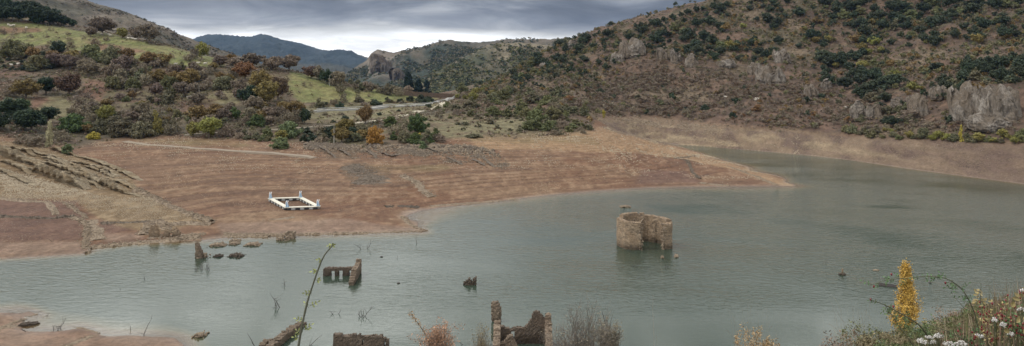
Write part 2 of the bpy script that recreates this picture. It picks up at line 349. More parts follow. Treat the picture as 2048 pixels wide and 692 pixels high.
rocky = area([(-300, 255), (40, 285), (180, 315), (250, 345), (290, 385), (310, 400), (420, 445), (300, 470), (180, 430), (150, 400), (0, 395), (-300, 400)], blur=3)
c = L3(c, (.255, .195, .12), rocky * .85)
c = L3(c, (.36, .295, .20), rocky * ss(.1, .7, f3) * .55)
wetpink = area([(-300, 488), (165, 483), (170, 505), (-300, 530)], [(195, 468), (280, 466), (290, 476), (210, 484)], [(440, 448), (700, 440), (850, 460), (600, 472), (440, 466)], [(800, 424), (850, 418), (850, 430), (815, 436)], blur=3)
c = L3(c, (.31, .24, .20), wetpink * .6)
dk = area([(690, 325), (740, 325), (780, 350), (760, 372), (700, 360)], [(640, 290), (720, 295), (720, 318), (660, 318)], blur=2)
c = L3(c, (.17, .13, .095), dk * .6)
# far bank of the reservoir: pale tan, brown rills
fbk = area([(1180, 225), (1350, 236), (1500, 254), (1660, 266), (1760, 270), (1900, 276), (2360, 290), (2360, 420), (2048, 380), (1700, 325), (1400, 297), (1320, 290), (1220, 262)], blur=2) * (GY > 200) * (1 - hill)
cf = L3((.245, .19, .14), (.15, .112, .095), ss(-.2, .6, fbm(GX / 5, GY / 12, 5, 76) + .4 * f3))
cf = L3(cf, (.36, .30, .21), ss(.15, .8, fbm(GX / 9, GZ / 1.2, 4, 77)) * ss(2300, 1400, GU) * .8)
cf = L3(cf, (.17, .125, .105), ss(1600, 2000, GU) * .55)
c = L3(c, cf, fbk)
# white strip of dried silt right at the water line
c = L3(c, (.40, .34, .26), ss(.28, .10, GZ) * ss(.0, .06, GZ) * .28 * (GY > 105))
c = L3(c, (.16, .105, .075), ss(.07, .0, GZ) * .5)
# near sand bars
nb = ss(108, 100, GY); c = L3(c, L3((.27, .19, .145), (.32, .24, .19), ss(-.5, .5, f2)), nb)
bed = (.13, .095, .05); c = L3(c, bed, ss(.02, -.15, GZ))
# hillsides
hl = L3((.175, .125, .085), (.12, .10, .065), ss(-.5, .5, f1))
hl = L3(hl, (.20, .11, .075), ss(.15, .7, fbm(GX / 18, GY / 18, 4, 78)) * .6)
hl = L3(hl, (.17, .16, .075), ss(.0, .7, -f1 + f2 * .5) * .5)
mead = area([(578, 142), (640, 158), (700, 176), (790, 184), (870, 195), (860, 204), (720, 206), (600, 204), (572, 180)], [(-300, 40), (0, 46), (60, 44), (150, 60), (205, 66), (300, 86), (400, 112), (450, 120), (445, 135), (340, 133), (200, 110), (100, 92), (-300, 95)], blur=3)
hl = L3(hl, L3((.20, .215, .075), (.25, .23, .095), ss(-.4, .6, f2)), mead * .9)
red = area([(0, 53), (75, 55), (90, 63), (0, 66)], [(165, 80), (260, 95), (300, 105), (200, 104)], [(60, 190), (110, 200), (100, 225), (60, 220)], [(170, 160), (215, 165), (210, 205), (160, 195)], blur=3)
hl = L3(hl, (.23, .125, .085), red * .8)
past = area([(560, 215), (860, 205), (880, 212), (800, 230), (700, 246), (560, 250)], [(810, 232), (880, 226), (1100, 240), (1185, 262), (900, 280), (830, 262)], [(100, 195), (200, 200), (180, 235), (60, 230)], [(350, 170), (500, 165), (480, 215), (350, 200)], blur=3)
hl = L3(hl, L3((.23, .205, .11), (.19, .145, .085), ss(-.3, .5, f2 + f1)), past * .85)
hr = L3((.165, .108, .075), (.115, .08, .057), ss(-.5, .5, f2 + .5 * f1))
hr = L3(hr, (.19, .145, .095), ss(.1, .7, fbm(GX / 16, GY / 30, 5, 79)) * .75)
hr = L3(hr, (.20, .115, .085), ss(.2, .7, fbm(GX / 12, GY / 12, 4, 80)) * ss(200, 270, GV) * .5)
hr = L3(hr, (.10, .09, .05), ss(.2, .6, fbm(GX / 20, GY / 20, 4, 81)) * ss(200, 60, GV) * .7)
hh = L3(hl, hr, right[...] * 1.0)
hh = L3(hh, (.15, .135, .07), ss(80, 60, GY))
hh = hh * (.76 + .26 * f3[..., None])
c = c * np.array([.80, .74, .67]) * (1 + .16 * f3[..., None] * (GZ > 0)[..., None])
c = L3(c, hh, np.maximum(hill, ss(84, 70, GY) * ss(.3, 1.5, GZ)))
GC = np.clip(c, .01, .9)

def ground_material(name, bumpd=.25, rough=.93):
    m, nt = newmat(name); g = N(nt); geo = g.n('ShaderNodeNewGeometry'); at = g.n('ShaderNodeAttribute', attribute_name='tint')
    n1 = g.n('ShaderNodeTexNoise', {'Vector': (geo, 'Position'), 'Scale': 1.3, 'Detail': 8.0, 'Roughness': .72})
    n2 = g.n('ShaderNodeTexNoise', {'Vector': (geo, 'Position'), 'Scale': .22, 'Detail': 5.0, 'Roughness': .6})
    vv = g.math('ADD', g.math('MULTIPLY_ADD', n1, 1.7, .13), g.math('MULTIPLY_ADD', n2, .5, -.25))
    hs = g.n('ShaderNodeHueSaturation', {'Value': vv, 'Color': (at, 'Color')})
    bp = g.n('ShaderNodeBump', {'Height': n1, 'Strength': .9, 'Distance': bumpd})
    sp = g.n('ShaderNodeSeparateXYZ', {0: (geo, 'Position')})
    r = g.ramp(g.math('MULTIPLY_ADD', (sp, 'Z'), 1.0, .3), [(0, .25), (.32, .3), (.42, .62), (.6, rough)])
    g.out(g.n('ShaderNodeBsdfPrincipled', {'Base Color': hs, 'Roughness': r, 'Specular IOR Level': .25, 'Normal': bp})); return m
M_ground = ground_material('earth', .45)
ny, nx = GZ.shape
VID = np.arange(ny * nx).reshape(ny, nx)
quads = np.stack([VID[:-1, :-1], VID[:-1, 1:], VID[1:, 1:], VID[1:, :-1]], -1).reshape(-1, 4)
hc = ((hill[:-1, :-1] > .5)).ravel(); uc = GU[:-1, :-1].ravel(); yc = GY[:-1, :-1].ravel()
zone = np.where(yc < 80, 0, np.where(~hc, 1, np.where((uc > 1010) & ~((uc < 1190) & (yc < 345)), 3, 2)))
Vall = np.stack([GX, GY, GZ], -1).reshape(-1, 3); Call = GC.reshape(-1, 3)
for zi, nm in ((0, 'near_slope'), (1, 'lake_bed'), (2, 'meadow_hillside'), (3, 'scrub_hillside')):
    q = quads[zone == zi]; ids, inv = np.unique(q, return_inverse=True)
    tag(link(nm, mesh(nm, Vall[ids], inv.reshape(-1, 4), [M_ground], smooth=True, col=Call[ids])), kind='structure')
# the land beyond, one wide sheet
gm = plain('valley_earth', (.12, .11, .07), nscale=.01, rough=.95)
tag(link('valley_floor', mesh('valley_floor', [(-4690, -390, -14), (4690, -390, -14), (4690, 5390, -14), (-4690, 5390, -14)], [[0, 1, 2, 3]], [gm])), kind='structure')

# ------------------------------------------------------------------ water
def water():
    m, nt = newmat('lake_water'); g = N(nt); geo = g.n('ShaderNodeNewGeometry')
    dp = g.n('ShaderNodeAttribute', attribute_name='depth'); rp = g.n('ShaderNodeAttribute', attribute_name='ripple')
    mp = g.n('ShaderNodeMapping', {'Vector': (geo, 'Position'), 'Rotation': (0, 0, .5), 'Scale': (1.0, 2.0, 1)})
    w1 = g.n('ShaderNodeTexNoise', {'Vector': mp, 'Scale': .62, 'Detail': 3.0, 'Roughness': .55, 'Distortion': .8})
    mp2 = g.n('ShaderNodeMapping', {'Vector': (geo, 'Position'), 'Rotation': (0, 0, -.35), 'Scale': (1.0, 2.4, 1)})
    w2 = g.n('ShaderNodeTexNoise', {'Vector': mp2, 'Scale': 2.6, 'Detail': 3.0, 'Roughness': .6})
    hgt = g.math('ADD', g.math('MULTIPLY', w1, .86), g.math('MULTIPLY', w2, .14))
    bp = g.n('ShaderNodeBump', {'Height': hgt, 'Strength': 1.0, 'Distance': g.math('MULTIPLY_ADD', (rp, 'Fac'), .85, .0)})
    mur = g.ramp((dp, 'Fac'), [(0, (.17, .11, .06)), (.28, (.13, .10, .055)), (.5, (.085, .085, .05)), (1, (.040, .058, .042))])
    dif = g.n('ShaderNodeBsdfDiffuse', {'Color': mur}); tr = g.n('ShaderNodeBsdfTransparent', {'Color': (.85, .85, .75, 1)})
    a = g.ramp((dp, 'Fac'), [(0, .10), (.12, .6), (.35, .93), (.7, 1)])
    body = g.n('ShaderNodeMixShader', {0: a, 1: tr, 2: dif})
    fr = g.n('ShaderNodeFresnel', {'IOR': 1.38, 'Normal': bp})
    gl = g.n('ShaderNodeBsdfGlossy', {'Roughness': g.math('MULTIPLY_ADD', (rp, 'Fac'), .05, .03), 'Normal': bp, 'Color': (.95, .95, .91, 1)})
    g.out(g.n('ShaderNodeMixShader', {0: g.math('MULTIPLY_ADD', fr, 1.0, .0, clamp=True), 1: body, 2: gl})); return m
wu = UU[::2]; wy = np.concatenate([np.arange(60, 110, .5), np.arange(110, 345, 1.2)])
WU, WY = np.meshgrid(wu, wy); WX = (WU - U0) / F * WY; wz = zat(WX, WY); wv = V0 + H * F / WY
# how ruffled the wind leaves each stretch of water: calm to the near left, ruffled to the right with a long lane of rough darker ripples
rip = .05 + .08 * ss(660, 540, wv) + .15 * ss(500, 1400, WU) + .12 * ss(470, 400, wv)
lane = poly_y([(1300, 385), (1450, 400), (1560, 432), (1700, 462), (1800, 482), (1950, 505), (2100, 530), (2400, 560)], WU)
k = (wv - lane - 9 * fbm(WX / 12, WY / 12, 3, 91)) / 18.0
rip -= .17 * np.exp(-k * k) * ss(1200, 1700, WU); rip *= 1 - .5 * ss(430, 375, wv)
k2 = (wv - lane + 55 - 12 * fbm(WX / 12, WY / 12, 3, 93)) / 22.0
rip += .25 * np.exp(-k2 * k2) * ss(1350, 1700, WU)
rip *= 1 + .75 * fbm(WX / 26 + WY / 50, WY / 12, 4, 92)
rip = .75 * np.clip(rip * ss(690, 600, wv + (WU - 400) * .03) + .015, .012, 1)
wq = np.arange(WU.size).reshape(WU.shape); wq = np.stack([wq[:-1, :-1], wq[:-1, 1:], wq[1:, 1:], wq[1:, :-1]], -1).reshape(-1, 4)
wet = (wz < .3).ravel(); wq = wq[wet[wq].any(1)]
ids, inv = np.unique(wq, return_inverse=True)
M_water = water()
WV = np.stack([WX, WY, np.zeros_like(WX)], -1).reshape(-1, 3)
tag(link('water', mesh('water', WV[ids], inv.reshape(-1, 4), [M_water], smooth=True, attrs={'depth': np.clip(-wz, 0, 1).ravel()[ids], 'ripple': rip.ravel()[ids]})), kind='structure')

# ------------------------------------------------------------------ far hills
def ridge(name, line, Yr, Yb, zb, nseed, amp, colf, nu=360, nt_=130, rough_scale=120, back=1.25, jag=0):
    us = np.linspace(line[0][0], line[-1][0], nu); ts = np.concatenate([np.linspace(0, 1, nt_), np.linspace(1.01, back, 14)])
    Ub, T = np.meshgrid(us, ts); vr = poly_y(line, Ub)
    yr = Yr(Ub) if callable(Yr) else Yr; Y = Yb + (yr - Yb) * T; X = (Ub - U0) / F * Y
    zr = H + (V0 - vr) / F * yr; t = np.clip(T, 0, 1)
    Z = zb + (zr - zb) * (t ** 1.15) - np.clip(T - 1, 0, 1) * (zr - zb) * 2.2
    e = ss(0, .12, t) * (ss(1.0, .78, T) * .94 + .06)
    s = rough_scale
    nz = 1.1 * fbm(X / s, Y / s / 1.6, 5, nseed) - 1.2 * np.abs(fbm(X / s / .9 + 3, Y / s / 2.2, 4, nseed + 7)) + .35
    Z = Z + e * amp * nz + jag * fbm(X / 12, Y / 12, 3, nseed + 3) * ss(0, .1, t)
    c = colf(X, Y, Z, Ub, t, nz)
    q = np.arange(Ub.size).reshape(Ub.shape); q = np.stack([q[:-1, :-1], q[:-1, 1:], q[1:, 1:], q[1:, :-1]], -1).reshape(-1, 4)
    m = ground_material(name + '_ground', 3.0)
    for nd in m.node_tree.nodes:
        if nd.bl_idname == 'ShaderNodeTexNoise': nd.inputs['Scale'].default_value *= .12
    o = tag(link(name, mesh(name, np.stack([X, Y, Z], -1).reshape(-1, 3), q, [m], smooth=True, col=np.clip(c, .01, 1).reshape(-1, 3))), kind='structure')
    return dict(X=X, Y=Y, Z=Z, U=Ub, T=T, V=V0 + (H - Z) * F / Y, o=o)
def col_brown(X, Y, Z, U, t, nz):
    f = fbm(X / 90, Z / 9, 5, 101); h = fbm(X / 30, Y / 40, 4, 102)
    return L3(L3((.10, .085, .06), (.17, .14, .105), ss(-.5, .6, f)), (.07, .07, .045), ss(.0, .6, h) * .6) * (1 + .25 * fbm(X / 8, Y / 10, 3, 103))[..., None]
def col_blue(X, Y, Z, U, t, nz):  # the blue of distant air is put into the ground colour too
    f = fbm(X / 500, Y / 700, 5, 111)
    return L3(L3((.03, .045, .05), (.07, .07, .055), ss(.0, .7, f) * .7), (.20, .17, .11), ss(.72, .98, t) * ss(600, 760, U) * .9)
def col_cliff(X, Y, Z, U, t, nz):
    f = fbm(X / 60, Y / 90, 5, 121)
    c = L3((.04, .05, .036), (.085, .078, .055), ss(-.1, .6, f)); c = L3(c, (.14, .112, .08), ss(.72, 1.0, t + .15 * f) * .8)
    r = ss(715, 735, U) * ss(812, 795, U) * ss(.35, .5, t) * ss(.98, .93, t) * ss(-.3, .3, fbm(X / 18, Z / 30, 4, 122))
    return L3(c, (.20, .165, .13), r * .7)
def col_scrub(X, Y, Z, U, t, nz):
    f = fbm(X / 40, Y / 60, 5, 131)
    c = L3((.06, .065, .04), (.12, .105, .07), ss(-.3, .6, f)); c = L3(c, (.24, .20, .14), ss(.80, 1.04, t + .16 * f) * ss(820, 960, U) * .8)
    return c
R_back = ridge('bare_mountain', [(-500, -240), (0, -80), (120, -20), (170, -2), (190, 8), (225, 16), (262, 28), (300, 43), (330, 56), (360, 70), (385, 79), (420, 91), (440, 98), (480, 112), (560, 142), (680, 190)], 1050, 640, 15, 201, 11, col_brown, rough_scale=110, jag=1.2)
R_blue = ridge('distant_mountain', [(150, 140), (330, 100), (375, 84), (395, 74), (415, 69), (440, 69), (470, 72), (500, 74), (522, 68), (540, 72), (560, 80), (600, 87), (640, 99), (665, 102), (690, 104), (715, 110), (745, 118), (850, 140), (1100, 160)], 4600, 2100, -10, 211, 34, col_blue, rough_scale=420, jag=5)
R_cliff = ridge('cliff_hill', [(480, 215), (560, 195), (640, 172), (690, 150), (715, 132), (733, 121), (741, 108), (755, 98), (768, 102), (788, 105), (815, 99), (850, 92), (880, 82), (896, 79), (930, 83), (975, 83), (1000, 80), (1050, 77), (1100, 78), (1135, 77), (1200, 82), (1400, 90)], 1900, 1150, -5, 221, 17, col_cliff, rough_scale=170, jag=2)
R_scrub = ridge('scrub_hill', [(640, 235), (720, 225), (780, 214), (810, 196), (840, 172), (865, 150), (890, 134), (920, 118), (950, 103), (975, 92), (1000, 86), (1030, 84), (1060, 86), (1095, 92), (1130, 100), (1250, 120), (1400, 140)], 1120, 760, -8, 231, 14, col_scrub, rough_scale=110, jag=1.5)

# ------------------------------------------------------------------ haze
hz, nt = newmat('haze_air'); g = N(nt)
g.out(None, g.n('ShaderNodeVolumePrincipled', {'Color': (.32, .54, 1.0, 1), 'Density': 0.000032, 'Anisotropy': .1}))
bx = MB(); bx.box((0, 2500, 192), (9400, 5800, 414)); ho = tag(link('haze', bx.build('haze', [hz])), kind='stuff')
# ------------------------------------------------------------------ vegetation meshes (unit size: 1 wide, 1 tall, base at the origin)
def rdir(r, n):
    v = r.normal(size=(n, 3)); return v / np.linalg.norm(v, axis=1, keepdims=True)
def crown(kind, k, per, leaf, seed, cr=(.13, .22), elong=1.0, sc=None):
    r = np.random.default_rng(seed); d = rdir(r, k)
    rad = r.uniform(.45, .95, k)[:, None] ** .7
    if kind == 'round': c = d * rad * [.38, .38, .33] + [0, 0, .60]
    elif kind == 'bush': d[:, 2] = np.abs(d[:, 2]); c = d * rad * [.40, .40, .72] + [0, 0, .10]
    elif kind == 'conifer':
        t = r.uniform(0, 1, k) ** .75; a = r.uniform(0, 2 * pi, k); w_ = .40 * (1 - t * .93) * r.uniform(.4, 1, k)
        c = np.stack([np.cos(a) * w_, np.sin(a) * w_, .10 + .84 * t], 1); cr = (cr[0] * .8, cr[1] * .8)
    elif kind == 'poplar':
        t = r.uniform(0, 1, k); a = r.uniform(0, 2 * pi, k); w_ = .36 * np.sin(np.clip(t * .9 + .12, 0, 1) * pi) ** .6 * r.uniform(.2, 1, k)
        c = np.stack([np.cos(a) * w_, np.sin(a) * w_, .08 + .86 * t], 1)
    elif kind == 'flat': d[:, 2] = np.abs(d[:, 2]); c = d * rad * [.42, .42, .55] + [0, 0, .05]
    c = c * (1 + .18 * r.normal(size=(k, 1)) * [1, 1, .3])
    rr = r.uniform(*cr, k)
    m = k * per; ci = np.repeat(np.arange(k), per); dd = rdir(r, m)
    pr = c[ci] + dd * (rr[ci] * r.uniform(.35, 1.08, m))[:, None]
    if sc is not None: pr[:, 2] = np.maximum(pr[:, 2], 0) ** (.6 if sc[2] > 2.4 else .75); pr = pr * np.array(sc)
    nrm = dd * .9 + rdir(r, m) * .8; nrm /= np.linalg.norm(nrm, axis=1, keepdims=True)
    t1 = np.cross(nrm, rdir(r, m)); t1 /= np.linalg.norm(t1, axis=1, keepdims=True); t2 = np.cross(nrm, t1)
    s = leaf * r.uniform(.6, 1.3, m)[:, None]
    V = np.stack([pr + t1 * s * elong, pr + t2 * s * .7, pr - t1 * s * elong, pr - t2 * s * .7], 1).reshape(-1, 3)
    V[:, 2] = np.maximum(V[:, 2], .0)
    return V, np.arange(m * 4).reshape(-1, 4)
def twigs(nst, seed, spread=.5, th=.008, levels=3, kids=4, upb=.6):
    r = np.random.default_rng(seed); mb = MB()
    def grow(p, dr, ln, rad, lv):
        q = [p]; cur = p.copy(); dd = dr.copy()
        for i in range(3):
            dd = dd + r.normal(size=3) * .16 + [0, 0, .06 * upb]; dd /= np.linalg.norm(dd); cur = cur + dd * ln / 3; q.append(cur.copy())
        mb.tube(q, np.linspace(rad, rad * .45, 4), n=3, cap=False)
        if lv:
            for j in range(kids):
                b = q[1 + j % 3]; nd = dd + r.normal(size=3) * .55; nd[2] += .25 * upb; nd /= np.linalg.norm(nd)
                grow(b, nd, ln * r.uniform(.45, .7), rad * .5, lv - 1)
    for i in range(nst):
        a = r.uniform(0, 2 * pi); s = r.uniform(0, spread)
        grow(np.array([cos(a) * .05, sin(a) * .05, 0]), np.array([cos(a) * s, sin(a) * s, 1]) / math.hypot(1, s), r.uniform(.42, .62), th, levels)
    V = np.vstack(mb.v); V[:, 2] = V[:, 2] / V[:, 2].max(); sx = max(.001, np.abs(V[:, :2]).max()); V[:, :2] *= .5 / sx * 1.02
    return V, np.vstack(mb.f[4])
def trunk(seed, h=.6, r0=.035, limbs=5, reach=.28):
    r = np.random.default_rng(seed); mb = MB()
    p = [np.array([0, 0, -.06]), np.array([0, 0, .05]), np.array([r.normal() * .02, r.normal() * .02, h * .5]), np.array([r.normal() * .03, r.normal() * .03, h])]
    mb.tube(p, [r0 * 1.3, r0, r0 * .8, r0 * .4], n=6)
    for i in range(limbs):
        a = 2 * pi * (i + r.uniform(0, .6)) / limbs; b = p[2] * (1 - .3 * r.uniform()) ; e = b + np.array([cos(a) * reach * r.uniform(.7, 1.1), sin(a) * reach * r.uniform(.7, 1.1), .28 * r.uniform(.6, 1.2)])
        mb.tube([b, (b + e) / 2 + [0, 0, .03], e], [r0 * .5, r0 * .35, r0 * .12], n=4)
    return mb
M_bark = plain('bark', (.13, .105, .085), nscale=30, rough=.9); M_pale = plain('pale_bark', (.36, .33, .28), nscale=20, rough=.9); M_dead = plain('dead_wood', (.07, .06, .055), nscale=20, rough=.9)
LM = {'holm': leaf_mat('holm_leaves', (.050, .065, .038), .35, .03), 'dark': leaf_mat('dark_leaves', (.035, .055, .028), .25, .02),
 'conif': leaf_mat('conifer_leaves', (.014, .030, .024), .2), 'olive': leaf_mat('olive_leaves', (.15, .15, .066), .3, .03),
 'grey': leaf_mat('grey_green_leaves', (.145, .136, .078), .3, .03), 'bare': leaf_mat('bare_twigs', (.215, .175, .122), .35, .02),
 'barep': leaf_mat('purple_twigs', (.19, .145, .112), .3, .02),
 'ochre': leaf_mat('ochre_leaves', (.20, .145, .055), .25, .02), 'russet': leaf_mat('russet_leaves', (.135, .088, .058), .25, .015),
 'orange': leaf_mat('orange_leaves', (.20, .115, .05), .2, .015), 'amber': leaf_mat('amber_leaves', (.36, .20, .05), .15, .015), 'yellow': leaf_mat('yellow_leaves', (.38, .32, .06), .15, .01), 'ygreen': leaf_mat('yellow_green_leaves', (.22, .205, .06), .2, .02),
 'green': leaf_mat('green_leaves', (.085, .115, .04), .2, .02), 'willow': leaf_mat('willow_leaves', (.14, .175, .08), .15, .01), 'pale': leaf_mat('pale_leaves', (.36, .32, .20), .2, .01)}
_cache = {}
SHAPES = {'oak': ('round', .6), 'bush': ('bush', .3), 'mound': ('flat', .25), 'conifer': ('conifer', .9), 'poplar': ('poplar', .9)}
def crown_me(shape, mat, fine, var):
    key = (shape, mat, fine, var)
    if key not in _cache:
        if shape == 'twig':
            V, Fq = twigs(7 if fine < 2 else 10, 300 + var, .75, .007, 2 if fine < 2 else 3, 4)
            V2, F2 = crown('bush', 14 + 10 * fine, 16 + 14 * fine, .040 - .008 * fine, 400 + var, (.10, .18), 1.5)
            V2 = V2 * [1, 1, .96]
            V, Fq = np.vstack([V, V2]), np.vstack([Fq, F2 + len(V)])
        else:
            k, per, lf = ((15, 40, .078), (26, 80, .052), (60, 110, .032))[fine]
            V, Fq = crown(SHAPES[shape][0], k, per, lf, 500 + var * 7 + len(shape), (.12, .21) if fine < 2 else (.085, .16))
        _cache[key] = mesh('crown', V, Fq, [LM[mat]])
    return _cache[key]
def trunk_me(shape, var, mat='b'):
    key = ('trunk', shape, var, mat)
    if key not in _cache:
        h = SHAPES.get(shape, ('', .3))[1]
        _cache[key] = trunk(600 + var, h, .035 if shape in ('oak', 'conifer') else .022, 5, .28 if shape != 'poplar' else .12).build('trunk', [M_bark if mat == 'b' else M_pale])
    return _cache[key]
KIND = {'holm_oak': ('oak', 'holm', 'oak tree'), 'holm_bush': ('bush', 'holm', 'shrub'), 'dark_oak': ('oak', 'dark', 'oak tree'), 'conifer': ('conifer', 'conif', 'conifer'),
 'olive_bush': ('bush', 'olive', 'bush'), 'grey_bush': ('bush', 'grey', 'bush'), 'thorn_bush': ('twig', 'bare', 'bush'), 'thorn_tree': ('twig', 'barep', 'tree'), 'ochre_oak': ('oak', 'ochre', 'oak tree'), 'russet_oak': ('oak', 'russet', 'oak tree'),
 'orange_oak': ('oak', 'orange', 'oak tree'), 'amber_tree': ('oak', 'amber', 'tree'), 'yellow_bush': ('bush', 'yellow', 'bush'), 'yellow_tree': ('oak', 'ygreen', 'tree'), 'lime_tree': ('bush', 'ygreen', 'tree'), 'green_bush': ('bush', 'green', 'bush'), 'willow_bush': ('bush', 'willow', 'willow'),
 'brown_tree': ('oak', 'bare', 'tree'), 'purple_tree': ('oak', 'barep', 'tree'), 'amber_bush': ('bush', 'amber', 'bush'), 'poplar_tree': ('poplar', 'yellow', 'poplar'), 'pale_willow': ('poplar', 'pale', 'willow'), 'green_tree': ('oak', 'green', 'tree'), 'hedge': ('mound', 'grey', 'hedge'), 'rust_bush': ('bush', 'orange', 'bush')}
NAMES = {'holm_bush': 'holm_shrub', 'amber_bush': 'autumn_bush', 'brown_tree': 'bare_tree', 'purple_tree': 'bare_tree', 'thorn_tree': 'bare_tree', 'amber_tree': 'autumn_tree', 'yellow_tree': 'autumn_tree', 'lime_tree': 'autumn_tree', 'rust_bush': 'autumn_bush'}
cnt = 0
def plant_at(kind, X, Y, Z, w_, h_, label, group=None, wpx=None):
    global cnt; cnt += 1
    shape, mat, cat = KIND[kind]; nm = NAMES.get(kind, kind); wpx = wpx or w_ * F / Y
    fine = 0 if wpx < 17 else (1 if wpx < 34 else 2); var = cnt % (4 if fine < 2 else 3); rz = random.uniform(0, 6.28)
    if wpx >= 20:
        r = empty(nm, (X, Y, Z - .05 * h_), rz, (w_, w_, h_)); link('crown', crown_me(shape, mat, fine, var), r)
        if shape != 'twig' and shape != 'mound': link('trunk', trunk_me(shape, var), r)
    else:
        key = ('joined', shape, mat, fine, var)
        if key not in _cache:
            m = crown_me(shape, mat, fine, var)
            if shape == 'oak':
                co_ = np.empty(len(m.vertices) * 3); m.vertices.foreach_get('co', co_); V = co_.reshape(-1, 3); mb = MB(); mb.add(V, np.arange(len(V)).reshape(-1, 4)) if len(V) % 4 == 0 else None
                nq = len(V) // 4; mb.tube([(0, 0, -.05), (0, 0, .3), (.02, 0, .55)], [.045, .035, .02], n=4, cap=False)
                tot = sum(len(x) for x in mb.f[4]); mi = np.zeros(tot, int); mi[nq:] = 1
                m = mesh('tree', np.vstack(mb.v), [np.vstack(mb.f[4])], [LM[mat], M_bark], mi=mi)
            _cache[key] = m
        r = link(nm, _cache[key], None, (X, Y, Z - .05 * h_), rz, (w_, w_, h_))
    return tag(r, label, cat, group)
def plant(kind, u, v, wpx, hpx, label, group=None):
    if u > 980 and kind.startswith(('holm', 'grey', 'olive', 'thorn')): wpx *= 1.16; hpx *= 1.08
    X, Y, Z = ground_px(u, v, 105); return plant_at(kind, X, Y, Z, wpx * Y / F, hpx * Y / F, label, group, wpx)
def scatter(kinds, poly, n, wr, hr, label, group, sep=.55, seed=0):
    r = np.random.default_rng(seed + 1000); us = [p[0] for p in poly]; vs2 = [p[1] for p in poly]; pts = []; tries = 0
    if isinstance(kinds, str): kinds = [kinds]
    while len(pts) < n and tries < n * 40:
        tries += 1; u = r.uniform(min(us), max(us)); v = r.uniform(min(vs2), max(vs2))
        if not inpoly(poly, np.array([u]), np.array([v]))[0]: continue
        w_ = wr[0] * .85 + (wr[1] * 1.3 - wr[0] * .85) * r.uniform() ** 1.7
        if any(abs(u - a) < sep * (w_ + c_) / 2 and abs(v - b) < sep * (w_ + c_) / 3.5 for a, b, c_ in pts): continue
        pts.append((u, v, w_))
    for u, v, w_ in pts:
        plant(kinds[int(r.integers(len(kinds)))], u, v, w_, w_ * r.uniform(*hr), label, group)
def stuff_scatter(name, label, cat, pts, sizes, mats, base=None, flat=.75, seed=1, nb=7, kind='bush', pick=None):
    """many tiny plants nobody could count, as one mesh"""
    r = np.random.default_rng(seed); bases = base or [crown(kind, 5, nb, .17, 700 + i, (.16, .28)) for i in range(5)]
    VV, FF, MI = [], [], []; off = 0; sizes = np.asarray(sizes); idx = r.integers(0, len(bases), len(pts))
    mcl = pick if pick is not None else r.integers(0, len(mats), len(pts))
    for b in range(len(bases)):
        s = np.where(idx == b)[0]
        if not len(s): continue
        BV, BF = bases[b]; a = r.uniform(0, 2 * pi, len(s)); ca, sa = np.cos(a)[:, None], np.sin(a)[:, None]
        x = BV[None, :, 0] * ca - BV[None, :, 1] * sa; y = BV[None, :, 0] * sa + BV[None, :, 1] * ca
        V = np.stack([x, y, np.broadcast_to(BV[None, :, 2] * flat, x.shape)], -1) * sizes[s][:, None, None] + pts[s][:, None]
        VV.append(V.reshape(-1, 3)); FF.append((BF[None] + (np.arange(len(s)) * len(BV))[:, None, None] + off).reshape(-1, BF.shape[1])); MI.append(np.repeat(mcl[s], len(BF))); off += V.shape[0] * V.shape[1]
    o = link(name, mesh(name, np.vstack(VV), [np.vstack(FF)], mats, mi=np.concatenate(MI)))
    return tag(o, label, cat, None, 'stuff')

# ---- right hill: evergreen oaks
sky_band = [(985, 178), (1050, 130), (1130, 84), (1180, 74), (1260, 62), (1330, 50), (1380, 38), (1400, 62), (1330, 80), (1330, 108), (1240, 100), (1200, 118), (1130, 140), (1060, 165), (1010, 192)]
scatter(['holm_oak', 'holm_oak', 'holm_oak', 'olive_bush'], sky_band, 78, (9, 17), (.75, .95), 'small dark evergreen oak crowding the left shoulder of the right hill', 'oaks along the shoulder of the right hill', .5, 1)
for i, (u, v, w_) in enumerate([(1375, 22, 15), (1393, 17, 14), (1407, 16, 13), (1427, 12, 15), (1441, 12, 16), (1362, 28, 13), (1455, 9, 15), (1345, 33, 14), (1330, 38, 14), (1318, 42, 12)]):
    plant('holm_oak', u, max(v + 6, poly_y([(1300, 52), (1400, 22), (1460, 12)], u)), w_, w_ * .85, 'dark oak standing against the sky on the crest of the right hill', 'oaks on the skyline')
scatter('holm_oak', [(1330, 85), (1400, 70), (1440, 90), (1560, 85), (1580, 118), (1480, 125), (1400, 120), (1340, 105)], 34, (12, 22), (.75, .92), 'round dark oak in the thicket above the pale outcrops of the right hill', 'oaks above the outcrops', .55, 2)
scatter('holm_oak', [(1400, 30), (1455, 20), (1460, 65), (1400, 72)], 12, (11, 19), (.75, .9), 'dark oak on the bare slope under the crest of the right hill', 'oaks under the crest', .6, 3)
scatter('holm_oak', [(1500, 0), (1570, 0), (1600, 35), (1545, 75), (1500, 60)], 20, (12, 20), (.75, .9), 'dark oak beside the bare gully near the top edge of the right hill', 'oaks by the gully', .6, 4)
scatter(['holm_oak', 'holm_oak', 'holm_oak', 'olive_bush'], [(1650, 2), (2048, 2), (2060, 60), (1930, 60), (1850, 45), (1700, 60), (1640, 40)], 86, (12, 24), (.7, .9), 'evergreen oak in the dense wood covering the upper right slope', 'oaks of the upper right slope', .5, 5)
scatter('holm_oak', [(1700, 60), (1870, 50), (2048, 62), (2048, 100), (1900, 95), (1740, 100)], 24, (14, 24), (.75, .95), 'lone round oak spaced out on the brown slope below the dense wood', 'spaced oaks below the wood', .9, 6)
scatter('holm_oak', [(1628, 120), (1660, 118), (1760, 165), (1775, 190), (1720, 200), (1640, 172)], 20, (16, 28), (.8, .95), 'large dark oak in the clump at the middle of the right hillside', 'oak clump mid hillside', .5, 7)
